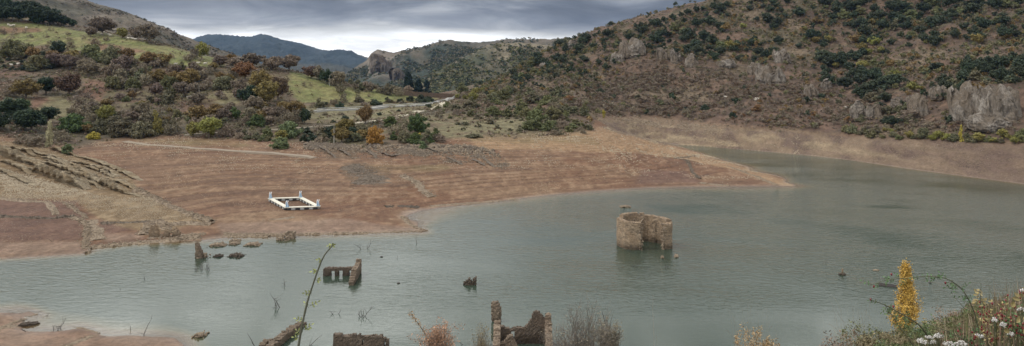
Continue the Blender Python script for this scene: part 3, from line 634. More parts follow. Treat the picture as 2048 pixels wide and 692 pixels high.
scatter('holm_oak', [(1590, 88), (1640, 80), (1745, 88), (1740, 120), (1690, 128), (1590, 110)], 9, (16, 26), (.75, .9), 'dark oak dotting the open slope above the middle clump', 'oaks above the middle clump', .8, 8)
scatter(['holm_oak', 'holm_oak', 'grey_bush'], [(1900, 140), (1990, 122), (2048, 105), (2060, 170), (1990, 172), (1930, 175), (1900, 205), (1870, 200)], 34, (18, 30), (.75, .95), 'big dark oak on the spur above the grey cliffs at the right edge', 'oaks on the spur', .5, 9)
for u, v, w_ in [(1710, 122, 26), (1722, 112, 24), (1784, 176, 46), (1742, 198, 30), (1874, 142, 28), (1770, 108, 17)]:
    plant('holm_oak', u, v, w_, w_ * .62, 'broad dark oak standing clear on the open middle slope of the right hill', 'clear standing oaks')
scatter(['olive_bush', 'ochre_oak', 'yellow_tree'], [(1400, 60), (2048, 20), (2048, 120), (1700, 170), (1560, 110), (1400, 100)], 55, (11, 20), (.7, .9), 'faded yellow green shrub between the dark oaks of the right hill', 'yellowing shrubs among the oaks', .6, 10)
scatter(['holm_bush', 'grey_bush'], [(1000, 190), (1130, 150), (1300, 190), (1500, 220), (1500, 238), (1200, 225), (1060, 215)], 40, (7, 14), (.6, .9), 'small dark shrub low on the brown foot of the right hill', 'small shrubs at the hill foot', .8, 11)
scatter('thorn_bush', [(1100, 200), (1300, 200), (1660, 225), (1800, 235), (1800, 265), (1650, 262), (1400, 236), (1200, 226)], 62, (10, 20), (.6, .9), 'leafless greyish brush just above the far bank of the lake', 'brush above the far bank', .7, 12)
scatter(['olive_bush', 'yellow_tree', 'grey_bush'], [(1690, 262), (1780, 258), (1800, 272), (1880, 276), (2048, 274), (2048, 290), (1880, 282), (1700, 276)], 40, (12, 22), (.7, .95), 'yellowish green bush at the top edge of the right bank', 'bushes along the right bank', .5, 13)
scatter('rust_bush', [(1490, 190), (1500, 200), (1440, 235), (1560, 240), (1840, 250), (1800, 235), (1620, 230)], 9, (10, 18), (.7, .9), 'rusty red autumn bush on the lower slope of the right hill', 'rusty bushes on the lower slope', .9, 14)
scatter(['holm_oak', 'grey_bush'], [(1620, 195), (1780, 200), (1870, 235), (1840, 260), (1780, 255), (1720, 245)], 20, (14, 24), (.7, .9), 'dark scrub oak between the small pale crags above the right bank', 'oaks between the crags', .6, 15)
plant('poplar_tree', 1922, 284, 12, 31, 'slim yellow poplar on the right bank below the grey cliffs')
plant('poplar_tree', 1207, 236, 9, 16, 'tiny yellow poplar at the foot of the hill beyond the mudflat')
plant('orange_oak', 1138, 206, 17, 16, 'rounded orange tree at the left foot of the right hill')
plant('russet_oak', 1056, 208, 14, 14, 'small red brown tree near the left foot of the right hill')
plant('ochre_oak', 1715, 86, 30, 17, 'flat topped tawny tree on the slope above the middle oak clump')
plant('yellow_tree', 1828, 182, 30, 18, 'yellow green tree beside the broad oak on the right hillside')
plant('thorn_bush', 1822, 240, 60, 26, 'wide reddish leafless thicket between the crags and the grey cliffs')

# ---- valley between the hills
scatter(['grey_bush', 'olive_bush', 'thorn_bush'], [(900, 200), (990, 180), (1110, 185), (1190, 215), (1180, 232), (1100, 236), (960, 240), (905, 230)], 85, (12, 26), (.6, .85), 'grey green bush in the thicket filling the valley mouth beyond the road', 'valley thicket', .45, 20)
scatter(['grey_bush', 'thorn_bush', 'olive_bush'], [(1060, 240), (1110, 235), (1178, 250), (1182, 266), (1120, 272), (1060, 262)], 26, (16, 30), (.6, .8), 'bush in the dark belt where the grass meets the mudflat tip', 'belt of bushes above the mudflat', .5, 21)
scatter('grey_bush', [(905, 238), (1060, 236), (1060, 262), (1000, 268), (920, 262)], 16, (9, 20), (.45, .7), 'low bush dotted over the rough pasture right of the road', 'bushes on the rough pasture', .9, 22)
plant('hedge', 946, 274, 36, 11, 'low dark hedge clump on the grass just above the mudflat')
scatter(['olive_bush', 'yellow_tree'], [(905, 186), (960, 180), (1030, 185), (1000, 200), (920, 205)], 14, (13, 22), (.7, .95), 'yellowish shrub beyond the end of the road', 'yellowish shrubs beyond the road', .6, 23)

# ---- left hillside
for u, v, w_, h_ in [(10, 42, 50, 32), (36, 44, 50, 34), (72, 46, 48, 36), (104, 50, 52, 32), (128, 52, 36, 22), (146, 54, 18, 16), (20, 28, 50, 32), (60, 30, 52, 32), (92, 34, 46, 28), (-14, 38, 46, 36), (75, 48, 30, 18)]:
    plant('dark_oak', u, v, w_, h_, 'big dark evergreen oak in the wood at the top left corner', 'oak wood top left')
plant('holm_oak', 117, 108, 33, 29, 'lone round dark oak in the middle of the left meadow slope')
plant('holm_bush', 89, 118, 32, 17, 'spreading dark shrub just below the lone round oak')
plant('purple_tree', 205, 70, 54, 40, 'wide leafless dark tree on the left skyline above the sheep')
plant('purple_tree', 182, 74, 24, 24, 'leafless tree leaning beside the wide dark tree on the left skyline')
plant('yellow_tree', 245, 76, 24, 22, 'yellow green tree between two leafless trees on the left skyline')
plant('purple_tree', 298, 86, 46, 42, 'tall brown leafless tree group right of the sheep on the skyline')
plant('purple_tree', 272, 80, 24, 26, 'smaller brown leafless tree just left of the tall skyline group')
plant('yellow_tree', 404, 118, 28, 38, 'tall yellow green tree standing at the end of the upper meadow')
plant('thorn_tree', 388, 118, 24, 34, 'thin dark leafless tree touching the tall yellow green tree')
plant('thorn_bush', 24, 98, 50, 28, 'wide grey leafless thicket at the left edge under the oak wood')
plant('orange_oak', 460, 124, 26, 16, 'low rust orange tree on the skyline at the meadow end')
scatter('thorn_bush', [(0, 55), (130, 62), (330, 105), (440, 130), (430, 150), (250, 130), (120, 100), (0, 90)], 36, (13, 26), (.7, 1.0), 'scattered leafless thorn bush on the upper left meadow', 'thorn bushes on the upper meadow', .9, 30)
scatter(['thorn_bush', 'brown_tree', 'grey_bush', 'purple_tree', 'ochre_oak', 'olive_bush'], [(0, 105), (100, 112), (220, 110), (340, 135), (480, 145), (480, 200), (380, 212), (240, 205), (215, 160), (60, 135)], 90, (20, 38), (.7, .95), 'greyish leafless shrub in the thicket covering the middle of the left hillside', 'thicket of the left hillside', .42, 31)
scatter(['thorn_bush', 'grey_bush', 'brown_tree', 'olive_bush', 'ochre_oak'], [(120, 215), (200, 205), (470, 215), (560, 230), (480, 262), (300, 262), (160, 270), (130, 250)], 44, (22, 38), (.6, .9), 'grey brown shrub between the lower track and the left thicket', 'shrubs above the lower track', .45, 32)
scatter(['holm_bush', 'grey_bush'], [(-20, 118), (70, 118), (130, 130), (60, 145), (-20, 138)], 14, (18, 32), (.45, .65), 'low dark green scrub patch near the left edge of the hillside', 'scrub patches at the left edge', .6, 33)
plant('ochre_oak', 52, 196, 60, 42, 'ochre brown oak near the left edge of the hillside')
plant('thorn_bush', 18, 192, 50, 34, 'grey leafless thicket left of the ochre brown oak')
plant('dark_oak', 92, 190, 42, 40, 'dark green oak between the ochre oak and the russet oak')
plant('russet_oak', 138, 190, 60, 46, 'wide russet oak in the middle of the left hillside')
plant('thorn_tree', 168, 222, 62, 50, 'large grey leafless tree below the russet oak')
plant('yellow_tree', 211, 246, 34, 40, 'yellow green tree right of the large grey leafless tree')
plant('lime_tree', 313, 268, 26, 52, 'upright yellow green tree above the start of the dirt track')
plant('grey_bush', 246, 272, 62, 48, 'broad dark grey green bush left of the upright yellow green tree')
plant('grey_bush', 284, 274, 54, 40, 'dark bush touching the upright yellow green tree')
plant('thorn_bush', 345, 268, 44, 34, 'grey leafless bush right of the upright yellow green tree')
plant('ochre_oak', 402, 246, 62, 38, 'ochre oak behind the bright yellow round tree')
plant('yellow_tree', 418, 276, 50, 46, 'bright yellow green round tree beside the lower track')
plant('yellow_tree', 386, 274, 28, 34, 'smaller yellow green tree left of the bright round one')
plant('thorn_bush', 455, 272, 40, 34, 'grey leafless bush right of the bright yellow green round tree')
plant('green_tree', 470, 240, 24, 26, 'small fresh green tree above the lower track')
for u, v, w_, h_ in [(22, 236, 66, 44), (62, 262, 70, 46), (96, 244, 44, 34), (-10, 262, 60, 44)]:
    plant('dark_oak', u, v, w_, h_, 'dark green tree in the clump above the rock ledges at the left edge', 'dark clump at the left edge')
plant('green_tree', 40, 226, 44, 30, 'lighter green tree topping the dark clump at the left edge')
plant('green_bush', 148, 262, 58, 44, 'green bushy tree right of the dark clump')
plant('thorn_bush', 60, 290, 70, 30, 'dead grey brush on the rim above the rock ledges')
plant('thorn_bush', 120, 282, 50, 30, 'grey brush between the pale trunk and the green bushy tree')
plant('yellow_bush', 187, 278, 28, 20, 'small bright yellow bush at the start of the dirt track')
plant('pale_willow', 98, 294, 20, 50, 'slender pale yellowish willow above the rock ledges')
plant('willow_bush', 134, 308, 24, 26, 'small olive green willow rooted in the upper rock ledge')
plant('orange_oak', 490, 160, 50, 40, 'bright orange oak at the top of the middle thicket')
plant('ochre_oak', 522, 182, 50, 46, 'ochre green oak between the orange oak and the meadow')
plant('dark_oak', 500, 214, 48, 46, 'dark green oak at the lower left of the big oak group')
plant('ochre_oak', 532, 214, 54, 58, 'tall mottled ochre oak in front of the big oak group')
plant('russet_oak', 556, 200, 46, 52, 'russet oak leaning over the left end of the green meadow')
plant('purple_tree', 520, 170, 40, 34, 'purplish bare tree crowning the big oak group')
plant('brown_tree', 578, 142, 50, 36, 'brown leafed tree on the skyline above the green meadow')
plant('brown_tree', 545, 140, 44, 30, 'bare brown tree left of the skyline tree above the meadow')
plant('purple_tree', 505, 134, 50, 30, 'purplish leafless tree on the skyline left of the meadow')
plant('brown_tree', 470, 136, 40, 24, 'low bare tree on the skyline between meadow and thicket')
plant('purple_tree', 440, 134, 34, 26, 'leafless tree at the right end of the upper meadow')
plant('russet_oak', 622, 156, 30, 26, 'russet tree at the left end of the belt crossing the meadow top')
plant('brown_tree', 640, 160, 32, 28, 'brown tree second in the belt along the meadow top')
plant('dark_oak', 654, 168, 34, 32, 'dark evergreen oak in the belt along the meadow top')
plant('brown_tree', 674, 172, 38, 32, 'broad brown tree right of the dark oak in the meadow belt')
plant('thorn_bush', 573, 163, 13, 16, 'small bare tree alone at the upper left of the green meadow')
plant('thorn_bush', 608, 173, 14, 14, 'round bare bush alone in the upper green meadow')
plant('thorn_bush', 622, 172, 9, 10, 'tiny bare bush right of the round one in the green meadow')
scatter(['thorn_bush', 'brown_tree', 'grey_bush'], [(662, 172), (700, 168), (760, 172), (860, 184), (850, 192), (760, 190), (680, 186)], 26, (16, 26), (.7, .95), 'bare thorn tree in the belt along the upper edge of the green meadow', 'thorn belt above the green meadow', .55, 34)
for u, v, w_, h_ in [(716, 192, 13, 14), (738, 194, 11, 9), (798, 193, 23, 20), (838, 189, 19, 17)]:
    plant('thorn_bush', u, v, w_, h_, 'single thorn bush out on the grass of the green meadow', 'single bushes on the green meadow')
plant('conifer', 817, 182, 46, 50, 'tallest black green conifer of the three by the road bend')
plant('conifer', 837, 185, 36, 34, 'middle black green conifer of the three by the road bend')
plant('conifer', 853, 186, 30, 30, 'rightmost and lowest black green conifer by the road bend')
scatter(['grey_bush', 'thorn_bush', 'holm_bush'], [(620, 203), (770, 203), (770, 212), (620, 218)], 14, (12, 22), (.6, .85), 'bush in the dark row between the green meadow and the upper road', 'row of bushes above the upper road', .5, 35)
scatter(['grey_bush', 'holm_bush'], [(770, 200), (860, 196), (862, 206), (775, 208)], 10, (13, 22), (.5, .75), 'round bush beside the right half of the upper road', 'round bushes by the upper road', .6, 36)
scatter(['grey_bush', 'thorn_bush', 'holm_bush'], [(600, 225), (720, 228), (860, 214), (700, 248), (600, 250)], 13, (9, 17), (.5, .7), 'low scrub bush on the bank between the two roads', 'scrub between the roads', .8, 37)
plant('ochre_oak', 731, 247, 34, 40, 'golden ochre tree between the two roads')
plant('amber_bush', 750, 288, 42, 46, 'bright orange yellow bushy tree above the lake bed')
plant('willow_bush', 580, 274, 50, 40, 'fresh green willow above the mudflat')
plant('lime_tree', 563, 280, 30, 26, 'yellow topped bush behind the round olive bush')
plant('willow_bush', 561, 297, 42, 30, 'round olive green bush at the rim of the mudflat')
plant('green_bush', 512, 252, 40, 30, 'green bush below the big oak group')
plant('dark_oak', 610, 248, 24, 34, 'slim dark green tree right of the fresh green willow')
scatter(['ochre_oak', 'brown_tree', 'thorn_bush'], [(505, 225), (600, 228), (610, 250), (500, 250)], 14, (26, 42), (.7, .9), 'ochre and brown shrub in the thicket below the big oaks', 'ochre thicket below the big oaks', .45, 38)
scatter(['grey_bush', 'thorn_bush', 'olive_bush'], [(470, 262), (540, 264), (545, 286), (470, 280)], 12, (20, 34), (.6, .8), 'bush left of the round olive bush at the mudflat rim', 'bushes left of the olive bush', .5, 39)
scatter(['grey_bush', 'holm_bush', 'thorn_bush', 'ochre_oak'], [(600, 268), (730, 262), (730, 288), (610, 288)], 20, (24, 38), (.6, .85), 'bush in the dense belt between the willow and the orange bushy tree', 'dense belt above the rocks', .45, 40)
scatter(['grey_bush', 'thorn_bush', 'green_bush'], [(772, 246), (812, 240), (850, 268), (905, 284), (870, 294), (790, 286)], 22, (22, 40), (.7, .95), 'tall grey green bush right of the orange bushy tree', 'bushes right of the orange tree', .45, 41)
plant('willow_bush', 845, 297, 20, 20, 'small round green bush at the rim of the rocky shore')
plant('yellow_bush', 838, 286, 22, 22, 'thin yellow bush above the small round green one')
scatter(['grey_bush', 'olive_bush', 'thorn_bush'], [(880, 208), (905, 212), (905, 240), (860, 232)], 10, (12, 22), (.6, .8), 'bush beside the fork of the two roads', 'bushes at the road fork', .6, 42)

# ---- ground cover nobody could count
def region_pts(poly, n, seed, dens_f=None):
    r = np.random.default_rng(seed); jj, ii = np.where(inpoly(poly, GU, GV) & (GY > 100))
    out = []
    if not len(jj): return np.zeros((0, 3))
    wt = GY[jj, ii] ** 2 * np.gradient(YY)[jj]; 
    if dens_f is not None: wt = wt * dens_f(GX[jj, ii], GY[jj, ii])
    s = r.choice(len(jj), n, p=wt / wt.sum()); Y = GY[jj[s], ii[s]] + r.uniform(-.5, .5, n); X = GX[jj[s], ii[s]] + r.uniform(-.4, .4, n)
    return np.stack([X, Y, zat(X, Y) - .03], 1)
def rpts(wt_mask, n, seed):
    r = np.random.default_rng(seed); wt = (wt_mask * GY * np.gradient(YY)[:, None]); wt = wt.ravel() / wt.sum(); s = r.choice(len(wt), n, p=wt)
    X = GX.ravel()[s] + r.uniform(-.5, .5, n); Y = GY.ravel()[s] + r.uniform(-.5, .5, n); return np.stack([X, Y, zat(X, Y) - .04], 1)
vis = (GV > -40) * (GU > -120) * (GU < 2170)
dn = ss(-.1, .5, fbm(GX / 14, GY / 14, 4, 301))
up_ = area([(990, 185), (1130, 82), (1300, 50), (1380, 38), (1400, 70), (1300, 110), (1180, 150), (1060, 190)], [(1640, -30), (2170, -30), (2170, 90), (1900, 90), (1740, 70), (1620, 60)], [(1320, 88), (1560, 80), (1590, 115), (1400, 130)], [(1620, 120), (1700, 125), (1790, 180), (1760, 215), (1640, 190)], [(1890, 140), (2170, 100), (2170, 175), (1930, 178)], blur=3)
mid_ = area([(930, 190), (1000, 150), (1130, 80), (1250, 160), (1100, 215), (960, 215)], [(1380, 20), (1640, -20), (2170, 60), (2170, 180), (1700, 190), (1500, 140), (1300, 110), (1100, 190), (990, 200), (1150, 90)], blur=4)
low_ = area([(1040, 190), (1300, 120), (1600, 170), (1800, 230), (2170, 280), (2170, 270), (1700, 262), (1200, 230), (1000, 210)], blur=4)
cb = [crown('round', 9, 15, .10, 740 + i, (.15, .24)) for i in range(5)]
p = rpts(hill * right * vis * (GY < 640) * (up_ + .06), 430, 4); stuff_scatter('oak_wood', 'smaller evergreen oaks crowding between the larger ones on the right hill', 'oak wood', p, rng.uniform(2.6, 5.6, len(p)), [LM['holm'], LM['holm'], LM['dark'], LM['grey']], base=cb, flat=.9, seed=14)
p = rpts(hill * right * vis * (GY < 640) * (mid_ * (.3 + dn) + .1), 3000, 5); stuff_scatter('shrub_cover', 'olive and tawny shrubs filling the gaps on the upper right hill', 'shrubs', p, rng.uniform(1.6, 3.8, len(p)), [LM['olive'], LM['holm'], LM['ochre'], LM['grey'], LM['olive']], base=cb, flat=.8, seed=15)
p = rpts(hill * right * vis * (GY < 560) * (low_ * (.2 + dn)), 3400, 6); stuff_scatter('shrub_cover', 'leafless reddish brown shrubs over the lower slope of the right hill', 'shrubs', p, rng.uniform(.9, 2.6, len(p)), [LM['bare'], LM['barep'], LM['russet'], LM['barep']], base=cb, flat=.7, seed=16)
p = rpts(hill * right * vis * (.25 + dn) * (GY < 620), 26000, 1); stuff_scatter('low_scrub', 'low brown and grey scrub and dry tufts covering the right hillside', 'scrub', p, rng.uniform(.5, 1.5, len(p)) ** 1.5, [LM['bare'], LM['barep'], LM['ochre'], LM['barep'], LM['russet'], LM['grey']], nb=4, seed=11)
md = hill * (1 - right) * vis * (1 - .93 * mead) * (1 - .75 * past)
p = rpts(md * (.15 + dn) * (GY < 520), 15000, 2); stuff_scatter('low_scrub', 'low grey brown brambles and bracken on the left hillside', 'scrub', p, rng.uniform(.5, 1.7, len(p)) ** 1.4, [LM['bare'], LM['grey'], LM['russet'], LM['barep'], LM['olive']], nb=4, seed=12)
p = rpts(vis * (mead + past * .7) * (GY < 520) * hill, 3500, 3); stuff_scatter('grass_tufts', 'short grass tufts on the meadows of the left hillside', 'grass', p, rng.uniform(.3, .7, len(p)), [LM['ygreen'], LM['olive'], LM['pale']], nb=3, seed=13, flat=.4)
def far_cover(R, name, label, n, size, mats, seed, thin, maxt=1.03):
    X, Y, Z, T = R['X'], R['Y'], R['Z'], R['T']; r = np.random.default_rng(seed); wt = np.clip(thin(X, Y, Z, T, R['U']), 0, None) * (T < maxt) * Y; wt = wt.ravel() / wt.sum()
    s = r.choice(wt.size, n, p=wt); P3 = np.stack([X.ravel()[s], Y.ravel()[s], Z.ravel()[s] - .3], 1)
    P3[:, :2] += 0
    stuff_scatter(name, label, 'scrub', P3, r.uniform(*size, n), mats, seed=seed, nb=5)
far_cover(R_scrub, 'oak_scrub', 'dark oak scrub covering the rounded hill in the middle distance', 9500, (3, 8.5), [LM['holm'], LM['holm'], LM['olive'], LM['grey']], 21, lambda X, Y, Z, T, U: (.2 + ss(-.35, .2, fbm(X / 40, Y / 60, 4, 311))) * (1.05 - ss(.86, .99, T) * ss(800, 960, U) * .9))
far_cover(R_cliff, 'oak_scrub', 'dark woods on the craggy hill at the valley end', 11000, (5, 12), [LM['holm'], LM['holm'], LM['grey']], 22, lambda X, Y, Z, T, U: ss(-.3, .25, fbm(X / 70, Y / 110, 4, 312)) * (1.05 - ss(.72, .95, T) * .85) * (1 - ss(730, 745, U) * ss(806, 798, U) * ss(.35, .5, T) * .85))
far_cover(R_back, 'heath_scrub', 'sparse dark heath scrub on the bare mountain behind the left meadow', 5200, (2.0, 4.5), [LM['bare'], LM['holm'], LM['grey']], 23, lambda X, Y, Z, T, U: ss(.0, .5, fbm(X / 40, Y / 30, 4, 313)) + .08)
# ------------------------------------------------------------------ stone things
M_rub = stone_mat('rubble_stone', (.34, .27, .19), (.20, .155, .115), (.27, .21, .15), 3.0, mortar=.7)
M_rubd = stone_mat('dark_rubble', (.20, .16, .12), (.12, .10, .08), (.16, .125, .095), 3.0, wet=.6, mortar=.6)
M_apse = stone_mat('church_masonry', (.42, .32, .22), (.19, .145, .105), (.30, .215, .14), 1.5, wet=.38, mortar=.5, flat=1.9)
M_ruin = stone_mat('ruin_masonry', (.21, .165, .125), (.12, .095, .075), (.16, .12, .09), 3.6, wet=.5, mortar=.5)
M_ruinl = stone_mat('brown_masonry', (.30, .235, .17), (.18, .14, .105), (.24, .18, .13), 3.8, wet=.6, mortar=.55)
def rockmat(name, a, b, c_, sc=.12, zsc=.35):
    m, nt = newmat(name); g = N(nt); geo = g.n('ShaderNodeNewGeometry')
    mp = g.n('ShaderNodeMapping', {'Vector': (geo, 'Position'), 'Scale': (1, 1, zsc)})
    nz = g.n('ShaderNodeTexNoise', {'Vector': mp, 'Scale': sc * 3, 'Detail': 9.0, 'Roughness': .7}); n2 = g.n('ShaderNodeTexNoise', {'Vector': (geo, 'Position'), 'Scale': sc, 'Detail': 4.0})
    n3 = g.n('ShaderNodeTexNoise', {'Vector': mp, 'Scale': sc * 12, 'Detail': 5.0, 'Roughness': .7})
    k = g.ramp(nz, [(.36, a), (.54, b), (.74, c_)]); k = g.mix(g.ramp(n2, [(.42, 0), (.6, .8)]), c2(k), (b[0] * .75, b[1] * .68, b[2] * .6))
    k = g.mix(.8, c2(k), g.ramp(n3, [(.3, .55), (.65, 1.35)]), 'MULTIPLY')
    bp = g.n('ShaderNodeBump', {'Height': n3, 'Strength': 1.0, 'Distance': .5})
    g.out(g.n('ShaderNodeBsdfPrincipled', {'Base Color': c2(k), 'Roughness': .92, 'Specular IOR Level': .2, 'Normal': bp})); return m
M_lime = rockmat('limestone', (.085, .07, .055), (.18, .155, .128), (.34, .31, .275))
M_ledge = rockmat('sandstone_ledge', (.15, .115, .08), (.38, .31, .21), (.54, .46, .32), .3, 5.0)
def ico(sub):
    import bmesh
    bm = bmesh.new(); bmesh.ops.create_icosphere(bm, subdivisions=sub, radius=1); V = np.array([v.co[:] for v in bm.verts]); Fc = np.array([[v.index for v in f.verts] for f in bm.faces]); bm.free(); return V, Fc
I1 = ico(1); I4 = ico(4); I3 = ico(3)
def stone_bases(k=7, seed=3):
    r = np.random.default_rng(seed); o = []
    for i in range(k):
        V = I1[0] * (1 + .28 * r.normal(size=(len(I1[0]), 1)).clip(-1, 1)) * r.uniform(.6, 1.1, 3) * .5; o.append((V, I1[1]))
    return o
SB = stone_bases()
def stones(mb, P, S_, seed, flat=.8):
    r = np.random.default_rng(seed); idx = r.integers(0, len(SB), len(P)); a = r.uniform(0, 6.28, len(P))
    for b, (BV, BF) in enumerate(SB):
        s = np.where(idx == b)[0]
        if not len(s): continue
        ca, sa = np.cos(a[s])[:, None], np.sin(a[s])[:, None]
        V = np.stack([BV[None, :, 0] * ca - BV[None, :, 1] * sa, BV[None, :, 0] * sa + BV[None, :, 1] * ca, np.broadcast_to(BV[None, :, 2] * flat, (len(s), len(BV)))], -1) * S_[s][:, None, None] + P[s][:, None]
        mb.add(V.reshape(-1, 3), (BF[None] + (np.arange(len(s)) * len(BV))[:, None, None]).reshape(-1, 3))
def pxline(pl, ymin=80): return np.array([ground_px(u, v, ymin) for u, v in pl])
def resamp(P, step):
    P = np.asarray(P, float); d_ = np.r_[0, np.cumsum(np.linalg.norm(np.diff(P[:, :2], axis=0), axis=1))]; s = np.arange(0, d_[-1], step)
    return np.stack([np.interp(s, d_, P[:, k]) for k in range(P.shape[1])], 1), s
def rubble_wall(pl, label, width=1.4, height=.8, per=14, size=(.18, .55), mat=None, group=None, core=True, ymin=80, name='rubble_wall', cat='wall'):
    P, s = resamp(pxline(pl, ymin), .4); seed = int(abs(P[0, 0] * 13 + P[0, 1] * 7)) % 9999; r = np.random.default_rng(seed); mb = MB()
    n = int(len(P) * .4 * per); i = r.integers(0, len(P), n); off = r.normal(size=n) * width * .38
    T = np.gradient(P[:, :2], axis=0) if len(P) > 1 else np.array([[1, 0]]); T /= np.linalg.norm(T, axis=1, keepdims=True) + 1e-9; Nn = np.stack([-T[:, 1], T[:, 0]], 1)
    hv = height * (.55 + .45 * vn(s / 2.2, s * 0, seed)) * (.7 + .3 * vn(s / .7, s * 0 + 5, seed))
    X = P[i, 0] + Nn[i, 0] * off + r.normal(size=n) * .15; Y = P[i, 1] + Nn[i, 1] * off; hh_ = hv[i] * np.exp(-(off / (width * .42)) ** 2)
    Z = np.maximum(zat(X, Y), -.25) + hh_ * r.uniform(.35, 1.0, n) ** .5 - .05
    stones(mb, np.stack([X, Y, Z], 1), r.uniform(size[0], size[1], n), seed)
    if core:                                      # packed inner bank under the loose stones
        w0 = width * .62; prof = [(-1, -.15), (-.6, .35), (-.2, .8), (.25, .8), (.6, .3), (1, -.15)]
        V = []
        for q in range(len(P)):
            for a, b in prof:
                x = P[q, 0] + Nn[q, 0] * a * w0 * (.8 + .4 * r.uniform()); y = P[q, 1] + Nn[q, 1] * a * w0; V.append((x, y, max(zat(x, y), -.4) + b * hv[q] * (.75 + .3 * r.uniform()) - .03))
        k = len(prof); F_ = [[q * k + j, q * k + j + 1, q * k + k + j + 1, q * k + k + j] for q in range(len(P) - 1) for j in range(k - 1)]
        if F_: mb.add(V, F_)
    o = link(name, mb.build(name, [mat or M_rub])); return tag(o, label, cat, group)
def masonry(name, P, th, top, openings=(), z0=-1.2, dl=.32, dh=.28, jit=.07, mat=None, parent=None, caps=None, seed=0, part='wall'):
    """ruined wall along a ground line, built up in courses; cells missing above the broken top and at openings"""
    P2, s = resamp(np.array([(a, b, 0) for a, b in P], float), dl)
    L = np.linalg.norm(np.diff(np.array(P, float), axis=0), axis=1).sum(); P2 = np.vstack([P2, [[*P[-1], 0]]]); s = np.r_[s, L]
    if s[-1] - s[-2] < .1: P2 = np.delete(P2, -2, 0); s = np.delete(s, -2)
    T = np.gradient(P2[:, :2], axis=0); T /= np.linalg.norm(T, axis=1, keepdims=True); Nn = np.stack([-T[:, 1], T[:, 0]], 1); n = len(P2)
    tops = np.array([np.interp(q, [a for a, b in top], [b for a, b in top]) for q in (s[:-1] + s[1:]) / 2]); tops = tops + .10 * vn(s[:-1] / .5, s[:-1] * 0 + 3.3, seed + 5)
    nz_ = int(np.ceil((max(b for a, b in top) + .4 - z0) / dh)); zs = z0 + np.arange(nz_ + 1) * dh
    keep_ = np.zeros((n - 1, nz_), bool)
    for i in range(n - 1):
        for j in range(nz_):
            sm = (s[i] + s[i + 1]) / 2; zm = zs[j] + dh / 2
            keep_[i, j] = zm < tops[i] and not any(a <= sm <= b and c_ <= zm <= d_ for a, b, c_, d_ in openings)
    r = np.random.default_rng(seed + 77); J = r.normal(size=(n, nz_ + 1, 2, 3)) * jit * [.6, .6, .55]
    bulge = .06 * vn(np.repeat(s[:, None], nz_ + 1, 1) / 1.2, np.repeat(zs[None], n, 0) / 1.0, seed + 9)
    V = np.empty((n, nz_ + 1, 2, 3))
    for sd, sg in ((0, -.5), (1, .5)):
        V[:, :, sd, 0] = P2[:, None, 0] + Nn[:, None, 0] * (sg * th); V[:, :, sd, 1] = P2[:, None, 1] + Nn[:, None, 1] * (sg * th); V[:, :, sd, 2] = zs[None]
        V[:, :, sd, :2] += (Nn[:, None] * bulge[..., None] * np.sign(sg))
    V += J; vid = lambda i, j, k: (i * (nz_ + 1) + j) * 2 + k
    Fq = []; K_ = lambda i, j: 0 <= i < n - 1 and 0 <= j < nz_ and keep_[i, j]
    for i in range(n - 1):
        for j in range(nz_):
            if not keep_[i, j]: continue
            Fq.append([vid(i, j, 0), vid(i + 1, j, 0), vid(i + 1, j + 1, 0), vid(i, j + 1, 0)]); Fq.append([vid(i, j, 1), vid(i, j + 1, 1), vid(i + 1, j + 1, 1), vid(i + 1, j, 1)])
            if not K_(i - 1, j): Fq.append([vid(i, j, 0), vid(i, j + 1, 0), vid(i, j + 1, 1), vid(i, j, 1)])
            if not K_(i + 1, j): Fq.append([vid(i + 1, j, 0), vid(i + 1, j, 1), vid(i + 1, j + 1, 1), vid(i + 1, j + 1, 0)])
            if not K_(i, j + 1): Fq.append([vid(i, j + 1, 0), vid(i + 1, j + 1, 0), vid(i + 1, j + 1, 1), vid(i, j + 1, 1)])
            if not K_(i, j - 1): Fq.append([vid(i, j, 0), vid(i, j, 1), vid(i + 1, j, 1), vid(i + 1, j, 0)])
    mb = MB(); mb.add(V.reshape(-1, 3), Fq)
    # loose stones bedded on the broken top
    tp = [(i, int(np.where(keep_[i])[0].max())) for i in range(n - 1) if keep_[i].any()]
    if tp:
        ii = r.integers(0, len(tp), int(len(tp) * 2.2)); Q = np.array([[(P2[tp[q][0], k] + P2[min(tp[q][0] + 1, n - 1), k]) / 2 for k in (0, 1)] + [zs[tp[q][1] + 1]] for q in ii]); Nq = Nn[[tp[q][0] for q in ii]]
        o_ = r.uniform(-.42, .42, len(ii)) * th; Q[:, :2] += Nq * o_[:, None]; Q[:, 2] += r.uniform(-.08, .05, len(ii)); stones(mb, Q, r.uniform(.2, .42, len(ii)), seed + 3)
    return link(part, mb.build(part, [mat or M_ruin]), parent)
def wpt(u, v, z=0.0):                             # where the line of sight through a picture point meets height z
    Y = (H - z) * F / (v - V0); return ((u - U0) / F * Y, Y)

# church apse standing in the lake
cx, cy_ = 24.2, 136.2
M_peb = stone_mat('pale_pebbles', (.50, .42, .30), (.30, .24, .17), (.40, .33, .24), 3.0, mortar=.9)
t = empty('ruined_apse', (cx, cy_, 0)); tag(t, 'tall roofless stone church apse standing alone in the open water', 'ruin')
AP = [(22.9, 132.75), (21.4, 132.95), (20.5, 133.45), (19.55, 136.1), (20.85, 138.9), (23.2, 139.9), (25.6, 139.5), (27.5, 137.6), (28.45, 134.9), (28.3, 133.5), (27.1, 133.3)]
AP = [(a - cx, b - cy_) for a, b in AP]
masonry('wall', AP, .95, [(0, 4.75), (4, 4.85), (8, 5.1), (12, 5.1), (13.5, 4.8), (17, 4.8), (19, 4.7), (25, 4.6)], z0=-1.6, dl=.42, dh=.36, jit=.035, mat=M_apse, parent=t, seed=4)
cop = MB(); P2, s_ = resamp(np.array([(a, b, 0) for a, b in AP]), .5); P2 = P2[1:-1]
M_arch = plain('arch_stone', (.36, .285, .21), nscale=4, rough=.9)
